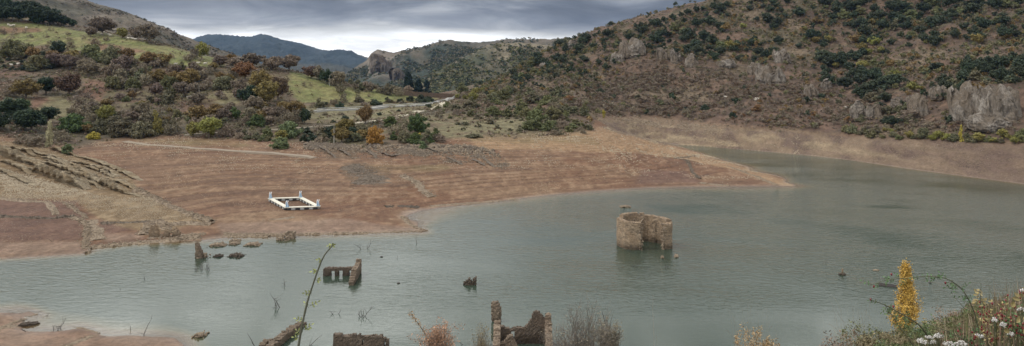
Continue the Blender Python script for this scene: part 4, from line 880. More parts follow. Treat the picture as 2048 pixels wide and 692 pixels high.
for x0, y0, w_ in ((-1.35, 3.22, 1.35), (.30, 3.30, 1.3)):     # pointed wall arches inside, with their ribs running down
    pts = [(-w_ / 2, 0, 2.3)] + [(-w_ / 2 * (1 - q), 0, 3.0 + 1.25 * q ** .7) for q in np.linspace(0, 1, 6)] + [(w_ / 2 * (1 - q), 0, 3.0 + 1.25 * q ** .7) for q in np.linspace(1, 0, 6)[1:]] + [(w_ / 2, 0, 2.3)]
    a = MB(); a.tube([(x0 + p_[0], y0 - .34 + p_[0] * .12, p_[2]) for p_ in pts], .085, 4); link('arch_rib', a.build('arch_rib', [M_arch]), t)
for x0, y0 in ((-.52, 3.25), (2.35, 1.55)):
    a = MB(); a.tube([(x0, y0, -1), (x0, y0, 4.3)], .08, 6); link('pilaster', a.build('pilaster', [M_apse]), t)

for (ex, ey), nm_ in ((AP[0], 0), (AP[-1], 1)):     # broken, paler wall ends either side of the opening
    mb = MB(); r = np.random.default_rng(60 + nm_); n = 130; stones(mb, np.stack([ex + r.uniform(-.32, .32, n), ey - .05 + r.uniform(-.5, .5, n), r.uniform(-.6, 4.5, n)], 1), r.uniform(.22, .5, n), 61 + nm_); link('broken_end', mb.build('broken_end', [M_rub]), t)
def ruin(name, loc, label, group=None): return tag(empty(name, (loc[0], loc[1], 0)), label, 'ruin', group)
def loc(P, l): return [(a - l[0], b - l[1]) for a, b in P]
# L shaped house ruin with three windows at the waterline
l0 = wpt(690, 551); t = ruin('ruined_house', l0, 'low L shaped stone ruin with three window gaps at the waterline')
A1, A2, A3, A4 = wpt(647, 551), wpt(714, 550), wpt(718, 545), wpt(702, 571)
masonry('long_wall', loc([A1, A2], l0), .75, [(0, 1.0), (.8, 1.25), (3, 1.25), (6, 1.2)], [(1.28, 1.72, -.3, .78), (2.36, 2.95, -.3, .78), (3.95, 4.4, -.3, .78)], dl=.2, dh=.2, jit=.03, parent=t, part='long_wall', seed=11)
masonry('end_wall', loc([A3, A4], l0), .75, [(0, 2.3), (.5, 1.9), (1.2, 1.55), (4.2, 1.75), (4.9, 1.6), (5.6, .9), (7, .5)], dl=.3, dh=.24, mat=M_ruinl, parent=t, part='end_wall', seed=12)
# pillar shaped wall stub left
l0 = wpt(400, 515); t = ruin('wall_stub', l0, 'narrow upright wall stub standing in the water by the left shore')
masonry('wall', loc([wpt(393, 515), wpt(408, 516)], l0), .8, [(0, 2.75), (.45, 2.4), (.8, 1.5), (1.3, .5)], dl=.25, dh=.25, mat=M_ruinl, parent=t, seed=13)
mb = MB(); r = np.random.default_rng(5); n = 90; stones(mb, np.stack([r.normal(size=n) * .5 + .6, r.normal(size=n) * .45 + .1, r.uniform(-.3, .7, n) ** 1], 1), r.uniform(.2, .5, n), 6); link('rubble', mb.build('rubble', [M_rub]), t)
# small ruin remnant mid lake
l0 = wpt(940, 570); t = ruin('ruin_remnant', l0, 'small dark heap of masonry with one upright stub mid lake')
masonry('wall', loc([wpt(927, 569), wpt(953, 569)], l0), .7, [(0, .25), (.5, .5), (.9, .85), (1.25, .45), (1.45, .5), (1.6, .95), (1.95, 1.05)], dl=.2, dh=.18, parent=t, seed=14)
# near tower stub and near roofless house
l0 = wpt(993, 642); t = ruin('wall_pillar', l0, 'tall broken masonry pillar rising behind the nearest roofless house')
masonry('wall', loc([wpt(985.5, 641), wpt(1000, 643)], l0), .9, [(0, 2.35), (.6, 2.3), (.8, 2.1), (.95, 1.6)], dl=.2, dh=.2, mat=M_ruinl, parent=t, seed=15)
zt = 1.9; l0 = (.8, 85); t = ruin('roofless_house', l0, 'nearest roofless stone house ruin with stepped gable and one window')
masonry('back_wall', loc([(-1.3, 87.3), (3.95, 87.3)], l0), .65, [(0, 2.1), (.6, 1.85), (1.2, 1.75), (2.3, 1.75), (2.7, 1.8), (3.1, 2.25), (3.5, 2.7), (3.75, 3.5), (4.3, 3.75), (4.9, 3.3), (5.3, 2.9)], [(1.15, 1.6, .75, 1.45)], dl=.2, dh=.19, jit=.045, mat=M_ruin, parent=t, part='back_wall', seed=16)
masonry('left_wall', loc([(-1.75, 90.6), (-1.7, 80.2)], l0), .75, [(0, 1.2), (1, 1.9), (3, 2.0), (5, 2.3), (8, 2.2), (10, 2.4)], dl=.25, dh=.22, mat=M_ruinl, parent=t, part='side_wall', seed=17)
masonry('right_wall', loc([(4.25, 87.6), (4.0, 79.5)], l0), .7, [(0, 3.3), (.5, 3.4), (.8, 2.7), (2.5, 2.5), (5, 2.3), (8, 2.2)], dl=.22, dh=.22, mat=M_ruinl, parent=t, part='side_wall', seed=18)
masonry('front_wall', loc([(-1.3, 83.2), (.9, 83.2)], l0), .6, [(0, 1.5), (.4, 1.8), (.9, 2.35), (1.3, 2.5), (1.55, 1.6), (2.2, .7)], dl=.2, dh=.19, mat=M_ruinl, parent=t, part='front_wall', seed=19)
# wall with two small windows on the bottom edge
l0 = (-17, 84.5); t = ruin('windowed_wall', l0, 'long low ruined wall with two small windows at the bottom edge')
masonry('wall', loc([wpt(668, 710), wpt(778, 712)], l0), .7, [(0, 2.35), (1.0, 2.4), (1.1, 2.2), (1.9, 2.15), (2.1, 2.35), (2.9, 2.3), (3.2, 2.15), (4.6, 2.2), (5.4, 2.15), (5.6, 1.95), (6.5, 1.95)], [(3.15, 3.4, 1.3, 1.85), (5.65, 5.98, 1.2, 1.75)], dl=.19, dh=.18, jit=.04, mat=M_ruin, parent=t, seed=20)
# sloping wall bottom left-centre
for a, b, lab, w_ in (((538, 705), (606, 648), 'sloping tumbled wall running out from the bottom edge behind the green twig', .9), ((524, 700), (545, 686), 'short stub of wall at the bottom edge left of the sloping one', .7)):
    P_a, P_b = wpt(*a, 0), wpt(*b, 0); l0 = P_a; t = ruin('fallen_wall', l0, lab); LL = math.dist(P_a, P_b)
    masonry('wall', loc([P_a, P_b], l0), w_, [(0, .75), (LL * .7, .7), (LL * .95, .35), (LL, .2)], dl=.3, dh=.22, jit=.09, mat=M_ruinl, parent=t, seed=21)
# masonry corner ruins on the left shore
for u0_, u1_, v_, tp_, lab in ((299, 318, 474, [(0, 1.2), (.5, 2.2), (1.2, 2.3), (1.8, 1.2)], 'rounded grey slab of wall on the left shore'), (326, 360, 474, [(0, .6), (.6, 1.3), (1.0, 1.3), (1.9, 1.25), (2.4, 1.6), (3.2, 1.0)], 'grey wall fragment with a square gap beside the rounded slab on the left shore')):
    X0, Y0, Z0 = ground_px((u0_ + u1_) / 2, v_, 100); l0 = (X0, Y0); t = ruin('wall_fragment', l0, lab); t.location.z = Z0
    pa = ((u0_ - U0) / F * Y0 - X0, 0); pb = ((u1_ - U0) / F * Y0 - X0, 0)
    masonry('wall', [pa, pb], .5, tp_, [(1.15, 1.75, .2, .8)] if u0_ > 310 else [], z0=-.6, dl=.2, dh=.2, jit=.02, mat=M_apse, parent=t, seed=22)
# little stone landing at the water's edge
X0, Y0, Z0 = ground_px(574, 480, 100); t = ruin('stone_landing', (X0, Y0), 'square stone landing with a tilted frame at the water edge below the white pontoon')
mb = MB(); r = np.random.default_rng(8); n = 150; stones(mb, np.stack([r.uniform(-1.6, 1.2, n), r.uniform(-2.2, 1.2, n), r.uniform(-.1, .55, n)], 1), r.uniform(.25, .6, n), 9); link('rubble', mb.build('rubble', [M_rub]), t)
mb = MB()
for dx in (-.5, .9): mb.box((dx + .2, .9, .85), (.3, 1.6, .5))
mb.box((.4, 1.6, .85), (1.2, .3, .45)); link('stone_frame', mb.build('stone_frame', [M_rub]), t)
# submerged-wall islets
for i, (u, v, w_) in enumerate([(436, 491, 32), (468, 488, 20), (506, 490, 30), (437, 513, 17), (473, 512, 30), (471, 482, 20), (1250, 414, 22), (1325, 516, 5), (400, 672, 24), (1353, 514, 7), (176, 505, 10)]):
    X0, Y0 = wpt(u, v); mb = MB(); W_ = w_ * Y0 / F; r = np.random.default_rng(30 + i); n = int(25 + W_ * 45)
    mb.add(I3[0] * [W_ * .45, W_ * .2 + .2, .28 + .05 * W_] * (1 + .2 * r.normal(size=(len(I3[0]), 1)).clip(-1.2, 1.2)), I3[1])
    a = r.uniform(-1, 1, n); stones(mb, np.stack([a * W_ * .5, r.normal(size=n) * (.18 * W_ + .1), np.sqrt(1 - a * a) * .32 * r.uniform(.2, 1.1, n)], 1), r.uniform(.18, .42, n), 31 + i)
    lab = {0: 'longest of the rubble islets behind the upright wall stub', 1: 'small rounded islet of stones between two longer ones near the left shore', 2: 'twin humped rubble islet nearest the stone landing', 3: 'small dark islet of stones right of the upright wall stub', 4: 'long flat dark rubble islet off the left shore', 5: 'thin line of stones close under the left shore wall', 6: 'flat patch of stones breaking the water behind the church apse', 7: 'tiny stones breaking the water right in front of the church apse', 8: 'small brown heap of stones off the near left sandbank', 9: 'scattered pebbles breaking the water right of the church apse', 10: 'two stones in the water off the corner of the left shore wall'}[i]
    tag(link('stone_islet', mb.build('stone_islet', [M_rubd if i in (3, 4) else M_rub]), None, (X0, Y0, -.02)), lab, 'rubble')

# rubble walls on the dried bed
RW = [([(183, 497), (215, 492), (262, 489), (330, 481), (400, 474)], 'broken rubble wall along the left waterline below the slabs', 2.2, .8, 26),
 ([(300, 474), (345, 472), (410, 468)], 'rubble bank just behind the left waterline wall', 2.0, .6, 22),
 ([(448, 466), (520, 469), (560, 470), (640, 468), (740, 466), (845, 462)], 'long thin line of rubble along the shore below the pontoon', 1.1, .5, 16),
 ([(448, 470), (480, 472), (540, 474)], 'thicker block of tumbled stones where the shore rubble line begins', 2.0, .7, 24),
 ([(170, 498), (172, 478), (176, 452), (160, 440), (140, 432)], 'crooked rubble wall climbing from the left waterline', 1.3, .9, 22),
 ([(195, 480), (190, 455), (180, 440)], 'spread of pale stones inside the crooked rubble wall', 3.0, .35, 26),
 ([(-100, 438), (0, 434), (60, 436), (100, 437), (150, 432)], 'dark rubble wall crossing the left reddish mud', 1.3, .7, 18),
 ([(0, 396), (40, 400), (95, 404), (108, 420), (112, 430)], 'low ring of stones round the upper purple mud field', 1.6, .4, 16),
 ([(130, 405), (150, 418), (175, 437)], 'short straight stone wall running down beside the purple mud field', .9, .6, 18),
 ([(270, 380), (300, 392), (340, 412), (400, 436), (424, 444)], 'long straight stone bank running down toward the left water edge', 1.8, 1.3, 26),
 ([(205, 446), (240, 445), (300, 443)], 'dark row of stones across the mud behind the rounded slab', 1.4, .45, 16),
 ([(285, 470), (300, 448), (312, 440), (325, 446), (335, 460)], 'heap of stones arching behind the rounded grey slab', 2.0, 1.0, 26),
 ([(330, 450), (370, 446), (425, 448)], 'wide spread of rubble at the foot of the long stone bank', 3.0, .7, 28),
 ([(525, 440), (560, 438), (590, 434)], 'pale patch of stones in front of the white pontoon', 1.8, .25, 16),
 ([(770, 413), (800, 412), (840, 414)], 'dark strip of stones left of the brown shallow cove', 2.2, .4, 20),
 ([(806, 432), (815, 446), (830, 455), (855, 463)], 'curved line of rocks closing the brown shallow cove', .9, .45, 14),
 ([(860, 412), (900, 409), (960, 405), (1040, 398)], 'thin line of stones along the water right of the cove', 1.2, .35, 12),
 ([(805, 352), (835, 366), (845, 380), (865, 395)], 'small stony rib running down to the water above the cove', 2.4, .8, 20),
 ([(700, 332), (720, 345), (760, 362), (700, 366)], 'dark stony patch in the middle of the mudflat', 6.0, .5, 40),
 ([(1350, 317), (1375, 322), (1385, 345), (1400, 358)], 'dark wall line at the left of the field walls on the spit', 1.0, .5, 14),
 ([(1350, 317), (1395, 312)], 'short dark wall line at the top of the spit field', .9, .5, 12),
 ([(1460, 334), (1500, 349), (1555, 372)], 'long wall line running down to the tip of the spit', 1.0, .55, 14),
 ([(1410, 315), (1450, 322), (1500, 335), (1506, 342)], 'broken wall line along the far edge of the spit', 1.0, .45, 12),
 ([(1325, 316), (1342, 316)], 'tiny dark wall piece left of the spit field', .9, .4, 12),
 ([(1400, 365), (1420, 368), (1460, 372)], 'stony strip at the near waterline of the spit', 2.5, .25, 24)]
for pl, lab, w_, h_, per in RW: rubble_wall(pl, lab, w_, h_, per, (.16, .5) if h_ > .4 else (.12, .38), M_rubd if 'dark' in lab else M_rub)
for pl, lab, w_, h_, per in [([(-60, 675), (0, 655), (30, 645), (60, 634), (76, 627)], 'straight stone wall edging the near left sandbank', .6, .35, 26), ([(-30, 664), (5, 654), (36, 652)], 'wide rough stone bank behind the near left sandbank puddle', 1.6, .35, 36),
                             ([(117, 661), (140, 656), (165, 657), (198, 667)], 'curved line of stones along the near sandbank edge', .5, .25, 24), ([(198, 668), (165, 680), (120, 698)], 'stone bank running across the near left sandbank to the bottom edge', 1.0, .3, 40)]:
    rubble_wall(pl, lab, w_, h_, per, (.08, .26), M_rub)
X0, Y0 = wpt(57, 650); mb = MB(); V = I3[0] * [1.1, .45, .35] * (1 + .2 * rng.normal(size=(len(I3[0]), 1)).clip(-1, 1)); mb.add(V, I3[1]); tag(link('boulder', mb.build('boulder', [M_rubd]), None, (X0, Y0, .05), .5), 'dark boulder lying in the bright puddle at the near left', 'rock')
# loose stones over the bed
lm = (GY > 110) * (GY < 300) * (GU > -60) * (GU < 1600) * (GZ > .15) * (1 - hill)
dn2 = ss(.15, .8, fbm(GX / 9, GY / 9, 4, 401)) + .05
def loose(mask, n, size, seed, mat, label):
    P = rpts(mask, n, seed); P[:, 2] += .05; mb = MB(); r = np.random.default_rng(seed); stones(mb, P, size[0] + (size[1] - size[0]) * r.uniform(0, 1, n) ** 2.2, seed); tag(link('loose_stones', mb.build('loose_stones', [mat])), label, 'stones', None, 'stuff')
loose(lm * dn2 * (1 + 5 * rocky), 12000, (.12, .55), 51, M_peb, 'loose stones strewn over the dried lake bed')
band = area([(610, 284), (720, 288), (840, 292), (930, 290), (1010, 318), (1000, 340), (900, 325), (760, 318), (640, 316)], blur=3)
loose(lm * band * (.1 + dn2), 3500, (.2, 1.5), 57, M_rub, 'brown broken rocks along the upper rim of the mudflat')
loose(lm * band * (.04 + dn2 ** 2), 2600, (.3, 2.0), 52, M_rubd, 'dark broken rocks along the upper rim of the mudflat')
loose(area([(0, 340), (120, 370), (250, 400), (400, 440), (300, 445), (150, 410), (0, 395)], [(200, 400), (300, 392), (330, 420), (280, 435), (210, 425)], blur=2) * lm, 6000, (.16, .6), 53, M_peb, 'pale rubble below the rock ledges')
fbm_ = fbk * (GZ > .3) * (GU < 2120)
loose(fbm_ * (.1 + ss(0, .6, fbm(GX / 8, GY / 8, 4, 402))), 4500, (.25, 1.0), 54, M_rub, 'stones and small outcrops on the far bank')

# ------------------------------------------------------------------ tilted rock ledges (beds dipping to the right)
def ledge(pl, th, depth, label, group, seed, mat=None, name='rock_ledge'):
    P, s = resamp(pxline(pl, 100), .45); n = len(P); r = np.random.default_rng(seed); mb = MB()
    T = np.gradient(P[:, :2], axis=0); T /= np.linalg.norm(T, axis=1, keepdims=True) + 1e-9; Nn = np.stack([T[:, 1], -T[:, 0]], 1)
    Nn *= np.sign(-(Nn[:, 1:2]))                  # out of the slope, toward the lake
    tap = np.minimum(1, np.minimum(s + .4, s[-1] - s + .4) / (s[-1] * .22 + .1)); h_ = th * tap * (.75 + .35 * vn(s / 1.3, s * 0, seed)); ed = .35 * vn(s / .8, s * 0 + 2, seed + 1) + .15 * vn(s / .3, s * 0, seed + 2)
    prof = [(-depth, -.25, 0), (-depth, .35, 0), (-depth * .5, .8, 0), (-.1, 1.02, .6), (.55, .92, 1), (.5, .62, 1), (-.15, .45, .6), (-.6, -.3, .3)]
    V = []
    for q in range(n):
        for a, b, e in prof:
            o_ = a * (.55 + .45 * tap[q]) + ed[q] * e * .8; x = P[q, 0] + Nn[q, 0] * o_; y = P[q, 1] + Nn[q, 1] * o_
            V.append((x, y, P[q, 2] + h_[q] * b + (0 if a > -.4 else (zat(x, y) - P[q, 2]) * .9) + .05 * r.normal()))
    k = len(prof); mb.add(V, [[q * k + j, q * k + (j + 1) % k, (q + 1) * k + (j + 1) % k, (q + 1) * k + j] for q in range(n - 1) for j in range(k)])
    mb.f.setdefault(8, []).append(np.array([list(range(k))[::-1], [(n - 1) * k + j for j in range(k)]]))
    o = link(name, mb.build(name, [mat or M_ledge])); return tag(o, label, 'rock', group)
for i, (pl, th, dp_, lab) in enumerate([([(-60, 292), (0, 312), (30, 322), (62, 330)], 1.6, 2.5, 'thick overhanging rock bed at the left edge with a dark undercut'),
 ([(52, 338), (90, 352), (140, 370), (172, 380)], 1.5, 2.6, 'lowest long rock bed with a deep dark undercut'), ([(0, 304), (40, 316), (75, 332), (120, 352)], .8, 1.5, 'narrow pale rock bed above the left undercut'),
 ([(66, 320), (110, 333), (165, 358), (200, 370), (240, 386), (285, 394)], 1.1, 1.8, 'longest rock bed crossing the whole outcrop'), ([(75, 312), (115, 325), (150, 340), (185, 357), (210, 368)], .7, 1.3, 'middle rock bed just above the longest one'),
 ([(100, 352), (140, 360), (175, 376)], .8, 1.6, 'short pale bed between the lowest and the longest beds'), ([(20, 296), (50, 304), (70, 314)], .8, 1.2, 'short dark bed at the upper left of the outcrop'), ([(40, 296), (70, 306), (110, 320)], .6, 1.2, 'thin bed at the top left of the outcrop'),
 ([(80, 306), (100, 312), (140, 330), (190, 350)], .5, 1.2, 'thin pale bed through the centre of the outcrop'), ([(140, 322), (180, 334), (220, 345), (236, 354)], .7, 1.6, 'cracked bed at the upper right of the outcrop'),
 ([(100, 298), (120, 304), (150, 312)], .6, 1.4, 'small bed under the olive willow'), ([(150, 312), (190, 324), (240, 344), (280, 362)], .5, 1.8, 'thin bed along the upper right rim of the outcrop'), ([(200, 356), (240, 366), (270, 380)], .4, 1.5, 'faint low bed at the lower right of the outcrop'),
 ([(110, 340), (150, 352), (190, 372), (205, 380)], .45, 1.2, 'faint bed between the short pale one and the longest one'),
 ([(30, 318), (70, 332), (110, 350), (135, 362)], .6, 1.4, 'pale bed between the left undercut and the longest bed'), ([(90, 318), (130, 332), (170, 350)], .5, 1.0, 'thin pale bed just under the middle one'), ([(165, 332), (200, 344), (228, 356)], .5, 1.0, 'short cracked bed below the upper right one'), ([(120, 330), (160, 344), (215, 366), (250, 380)], .6, 1.0, 'long thin bed between the middle and the longest beds'), ([(0, 322), (30, 334), (60, 350)], .7, 1.6, 'dark bed under the thick overhanging one'),
 ([(-60, 330), (0, 342), (40, 362), (70, 372)], .5, 1.6, 'buried bed under the left edge undercut')]):
    ledge(pl, th * 1.9, dp_, lab, 'rock beds of the left outcrop', 500 + i)
for i, (pl, th) in enumerate([([(632, 290), (655, 304), (672, 316)], .9), ([(645, 288), (672, 306), (690, 314)], .7), ([(680, 300), (700, 312)], .9), ([(756, 298), (790, 304), (815, 300)], .8), ([(765, 306), (785, 314), (800, 308)], .7), ([(805, 296), (825, 308), (838, 316)], .7), ([(850, 296), (880, 306)], .9), ([(866, 308), (900, 320)], .6), ([(893, 314), (925, 330)], .6), ([(905, 330), (925, 340)], .6), ([(945, 318), (970, 332)], .6), ([(925, 300), (960, 315), (985, 330)], .5), ([(960, 312), (990, 336)], .4), ([(715, 292), (735, 306)], .8), ([(735, 302), (752, 316)], .7)]):
    ledge(pl, th * .75, .8, 'jagged brown rock rib on the upper rim of the mudflat', 'rock ribs along the mudflat rim', 600 + i, M_rubd, 'rock_rib') if i % 2 == 0 else None

# ------------------------------------------------------------------ limestone crags on the right hill
def crag(u, v, w_, h_, label, group=None, seed=0, lean=.35):
    X, Y, Z = ground_px(u, v, 200); k_ = 1.12 if u > 1900 and v > 230 else .9; w_ *= k_; h_ *= k_; Wm = w_ * Y / F; Hm = h_ * Y / F * 1.1; V = I4[0].copy(); r = np.random.default_rng(seed)
    box_ = np.sign(V) * np.abs(V) ** .72; V = box_ * [Wm * .56, Wm * .34 + 1.5, Hm * .60]
    sx, sz = X * .7 + V[:, 0], V[:, 2]; a = np.arctan2(V[:, 1], V[:, 0])
    fis = np.abs(vn(sx / 2.1, sz / 14, 700 + seed)) + .6 * np.abs(vn(sx / .9, sz / 6, 710 + seed)); topn = .5 * vn(sx / 3.2, V[:, 1] / 3, 720 + seed) + .3 * vn(sx / 1.1, V[:, 1] / 1.5, 723 + seed)
    layer = .35 * vn(sz / 1.1, sx / 14, 730 + seed)
    V[:, 1] += np.where(V[:, 1] < 0, 1, -1) * (1.9 * fis - .6 + layer); V[:, 0] *= 1 - .12 * fis; V[:, 2] += (V[:, 2] > 0) * topn * Hm * .55
    V[:, 1] += (V[:, 2] + Hm * .5) * lean; V += .12 * r.normal(size=V.shape)
    mb = MB(); mb.add(V, I4[1]); o = link('limestone_crag', mb.build('limestone_crag', [M_lime]), None, (X, Y + Wm * .12 + .6, Z + Hm * .30)); return tag(o, label, 'rock', group)
for i, (u, v, w_, h_, lab, gr) in enumerate([(1944, 240, 52, 54, 'tall grey cliff left of the largest one at the right edge', None), (2012, 244, 74, 56, 'largest grey cliff at the right edge of the hill', None), (1990, 258, 70, 22, 'low dark shelf of rock under the grey cliffs', None), (1846, 232, 38, 44, 'narrow slanting crag left of the grey cliffs', None), (1885, 196, 36, 24, 'small crag on the spur crest above the slanting crag', None),
  (1722, 236, 34, 32, 'left one of the pale crag pair above the right bank', None), (1752, 236, 30, 26, 'right one of the pale crag pair above the right bank', None), (1626, 200, 30, 34, 'pale crag left of the middle oak clump', None), (1545, 168, 64, 34, 'broad banded outcrop in the centre of the hill', None), (1568, 126, 34, 30, 'upper block over the broad banded outcrop', None), (1516, 150, 36, 26, 'left shoulder of the broad banded outcrop', None),
  (1385, 134, 26, 26, 'sharp pale pinnacle crag above the left slope', None), (1354, 126, 24, 26, 'pale crag between two others on the left slope', None), (1326, 120, 24, 24, 'leftmost pale crag of the three on the left slope', None), (1268, 112, 56, 34, 'long slanting pale outcrop high on the left slope', None), (1236, 126, 30, 20, 'lower end of the long slanting pale outcrop', None), (1455, 134, 40, 14, 'low pale ledge left of the central outcrop', None), (1150, 96, 34, 16, 'pale rock edge near the left skyline of the right hill', None), (1090, 136, 22, 10, 'small pale rock low on the left skyline slope', None), (1655, 178, 20, 18, 'little crag hidden in the middle oak clump', None), (1800, 215, 24, 18, 'little crag above the reddish thicket', None)]):
    crag(u, v, w_, h_, lab, gr, i)
# the crag of the far hill
def far_crag(u, v, w_, h_, Y, label, seed):
    dd_ = (R_cliff['U'] - u) ** 2 + ((R_cliff['V'] - v) * 1.5) ** 2 + 1e6 * (R_cliff['T'] > 1); q_ = np.unravel_index(np.argmin(dd_), dd_.shape); Y = R_cliff['Y'][q_] + 12
    X = (u - U0) / F * Y; Z = H - (v - V0) / F * Y; Wm = w_ * Y / F; Hm = h_ * Y / F; V = I4[0].copy(); V = np.sign(V) * np.abs(V) ** .7 * [Wm * .5, Wm * 1.0, Hm * .6]; V[:, 0] += V[:, 2] * -.25
    fis = np.abs(vn(V[:, 0] / 9, V[:, 2] / 60, 800 + seed)) + .6 * np.abs(vn(V[:, 0] / 4, V[:, 2] / 22, 810 + seed)); V[:, 1] += np.sign(-V[:, 1]) * fis * 14; V[:, 2] += (V[:, 2] > 0) * Hm * .3 * vn(V[:, 0] / 18, V[:, 1] / 18, 820 + seed)
    mb = MB(); mb.add(V, I4[1]); tag(link('limestone_cliff', mb.build('limestone_cliff', [M_face]), None, (X, Y, Z)), label, 'rock')
M_face = rockmat('far_rock', (.06, .053, .042), (.115, .095, .075), (.19, .16, .13), .02)
far_crag(764, 144, 42, 48, 1760, 'tall pale rock face at the end of the valley', 1)
far_crag(796, 162, 30, 34, 1640, 'darker rounded rock shoulder right of the tall pale face at the valley end', 2)

# ------------------------------------------------------------------ roads and tracks
def strip(name, pl, width, mat, lift=.12, step=2.0):
    P, s = resamp(pxline(pl, 150), step); k = np.ones(7) / 7
    Z = np.convolve(np.pad(P[:, 2], 3, 'edge'), k, 'valid') if len(P) > 7 else P[:, 2]
    XY = np.stack([np.convolve(np.pad(P[:, q], 3, 'edge'), k, 'valid') for q in (0, 1)], 1) if len(P) > 7 else P[:, :2]
    T = np.gradient(XY, axis=0); T /= np.linalg.norm(T, axis=1, keepdims=True); Nn = np.stack([-T[:, 1], T[:, 0]], 1)
    offs = np.linspace(-.5, .5, 5) * width; V = []
    for i in range(len(XY)):
        zz_ = max(zat(XY[i, 0] + Nn[i, 0] * o, XY[i, 1] + Nn[i, 1] * o) for o in offs)
        for j, o in enumerate((-.62, -.5, 0, .5, .62)): V.append((XY[i, 0] + Nn[i, 0] * o * width, XY[i, 1] + Nn[i, 1] * o * width, zz_ + lift - (1.2 if j in (0, 4) else 0)))
    mb = MB(); mb.add(V, [[i * 5 + j, i * 5 + j + 1, i * 5 + 6 + j, i * 5 + 5 + j] for i in range(len(XY) - 1) for j in range(4)])
    o = tag(link(name, mb.build(name, [mat])), kind='structure'); return XY, zz_, V
M_road = plain('asphalt', (.32, .31, .28), rough=.85, nscale=.5, namt=.2); M_track = plain('gravel_track', (.46, .41, .31), rough=.9, nscale=.4, namt=.25)
XYr, _, Vr = strip('road', [(575, 225), (640, 222), (700, 219), (760, 215.5), (820, 212), (860, 208), (884, 203), (899, 199), (905, 194)], 3.8, M_road)
strip('track', [(896, 203), (880, 213), (850, 221), (815, 229), (780, 238), (735, 244), (680, 250)], 3.6, M_track)
strip('track', [(680, 250), (600, 258), (520, 262), (440, 266), (350, 272)], 2.6, plain('dirt_track', (.25, .215, .16), rough=.95))
strip('track', [(246, 282), (290, 290), (340, 293), (400, 297), (470, 302), (560, 308), (640, 316)], 2.4, plain('pale_track', (.27, .22, .165), rough=.95), .05)
M_steel = plain('galvanised_steel', (.5, .5, .48), rough=.4, metal=.6)
t = empty('guardrail', (0, 0, 0)); tag(t, 'steel guardrail along the lake side of the upper road', 'guardrail')
Vr = np.array(Vr).reshape(-1, 5, 3); side = Vr[:, 1] if Vr[:, 1, 1].mean() < Vr[:, 3, 1].mean() else Vr[:, 3]; side = side[6:]
t.location = side[0]; rel = side - side[0]; mb = MB(); mb.tube(rel + [0, 0, .68], .13, 4); link('rail', mb.build('rail', [M_steel]), t)
for i in range(0, len(rel), 2):
    mb = MB(); mb.box(rel[i] + [0, .05, .25], (.12, .12, .8)); link('post', mb.build('post', [M_steel]), t)
# reddish retaining wall at the top of the meadow
a, b = ground_px(802, 190, 300), ground_px(905, 196, 300); mb = MB(); P, s = resamp(np.array([a, b]), 2.0)
for i in range(len(P) - 1):
    q = (P[i] + P[i + 1]) / 2; mb.box((q[0] - a[0], q[1] - a[1], zat(q[0], q[1]) - a[2] + .9 + .15 * vn(i * .4, 0, 3)), (2.06, .6, 3.2 - .012 * i), math.atan2(P[i + 1][1] - P[i][1], P[i + 1][0] - P[i][0]))
tag(link('stone_wall', mb.build('stone_wall', [stone_mat('red_wall_stone', (.22, .15, .11), (.15, .11, .085), (.19, .14, .10), 1.2)]), None, a), 'long reddish brown stone wall behind the conifers above the road bend', 'wall')
# poles
for u, v, h_, lab in ((398, 193, 22, 'thin pale utility pole in the thicket of the left hillside'), (564, 174, 20, 'thin pole at the left edge of the green meadow'), (659, 172, 22, 'thin pole in front of the trees along the meadow top'), (712, 168, 22, 'thin pole behind the thorn belt above the meadow'), (668, 288, 36, 'bare pale pole like trunk above the rocks of the mudflat rim')):
    X, Y, Z = ground_px(u, v, 150); hh_ = h_ * Y / F; t = empty('utility_pole' if h_ < 30 else 'dead_tree', (X, Y, Z)); tag(t, lab, 'pole' if h_ < 30 else 'dead tree')
    mb = MB(); mb.tube([(0, 0, -.3), (.02, 0, hh_ * .5), (0, 0, hh_)], [.13, .11, .08] if h_ < 30 else [.22, .15, .05], 6); link('pole' if h_ < 30 else 'trunk', mb.build('pole', [M_pale]), t)
    mb = MB()
    if h_ < 30: mb.box((0, 0, hh_ - .25), (1.2, .1, .1)); link('crossarm', mb.build('crossarm', [M_pale]), t)
    else:
        for k_ in range(5): mb.tube([(0, 0, hh_ * (.4 + .1 * k_)), (.5 * (-1) ** k_, .2, hh_ * (.5 + .1 * k_))], [.05, .015], 4)
        link('branches', mb.build('branches', [M_pale]), t)
X, Y, Z = ground_px(4, 246, 150); t = empty('roadside_barrier', (X, Y, Z)); tag(t, 'pale horizontal barrier beam at the far left edge among dark trees', 'barrier')
mb = MB(); mb.box((0, 0, 2.2), (6, .3, .5)); link('beam', mb.build('beam', [M_steel]), t)
for dx in (-2.5, 2.2): mb = MB(); mb.box((dx, .1, .9), (.35, .3, 2.4)); link('post', mb.build('post', [M_steel]), t)

# ------------------------------------------------------------------ sheep
M_wool = plain('wool', (.62, .57, .48), nscale=8, rough=.95); M_face2 = plain('sheep_face', (.30, .25, .2), nscale=8)
body = MB(); V = I3[0] * [.62, .30, .32]; V *= (1 + .05 * rng.normal(size=(len(V), 1))); body.add(V + [0, 0, .68], I3[1]); body.tube([(.5, 0, .8), (.72, 0, .98), (.78, 0, 1.02)], [.17, .13, .12], 6); B_me = body.build('body', [M_wool])
hd = MB(); hd.add(I1[0] * [.2, .1, .12] + [.88, 0, 1.0], I1[1]); hd.tube([(.78, .1, 1.06), (.76, .22, 1.04)], [.05, .02], 4); hd.tube([(.78, -.1, 1.06), (.76, -.22, 1.04)], [.05, .02], 4); H_me = hd.build('head', [M_face2])
L_me = []
for x, y in ((.38, .16), (.38, -.16), (-.42, .16), (-.42, -.16)):
    l = MB(); l.tube([(x, y, .5), (x - .02, y, .25), (x, y, 0)], [.075, .045, .05], 5); L_me.append(l.build('leg', [M_face2]))
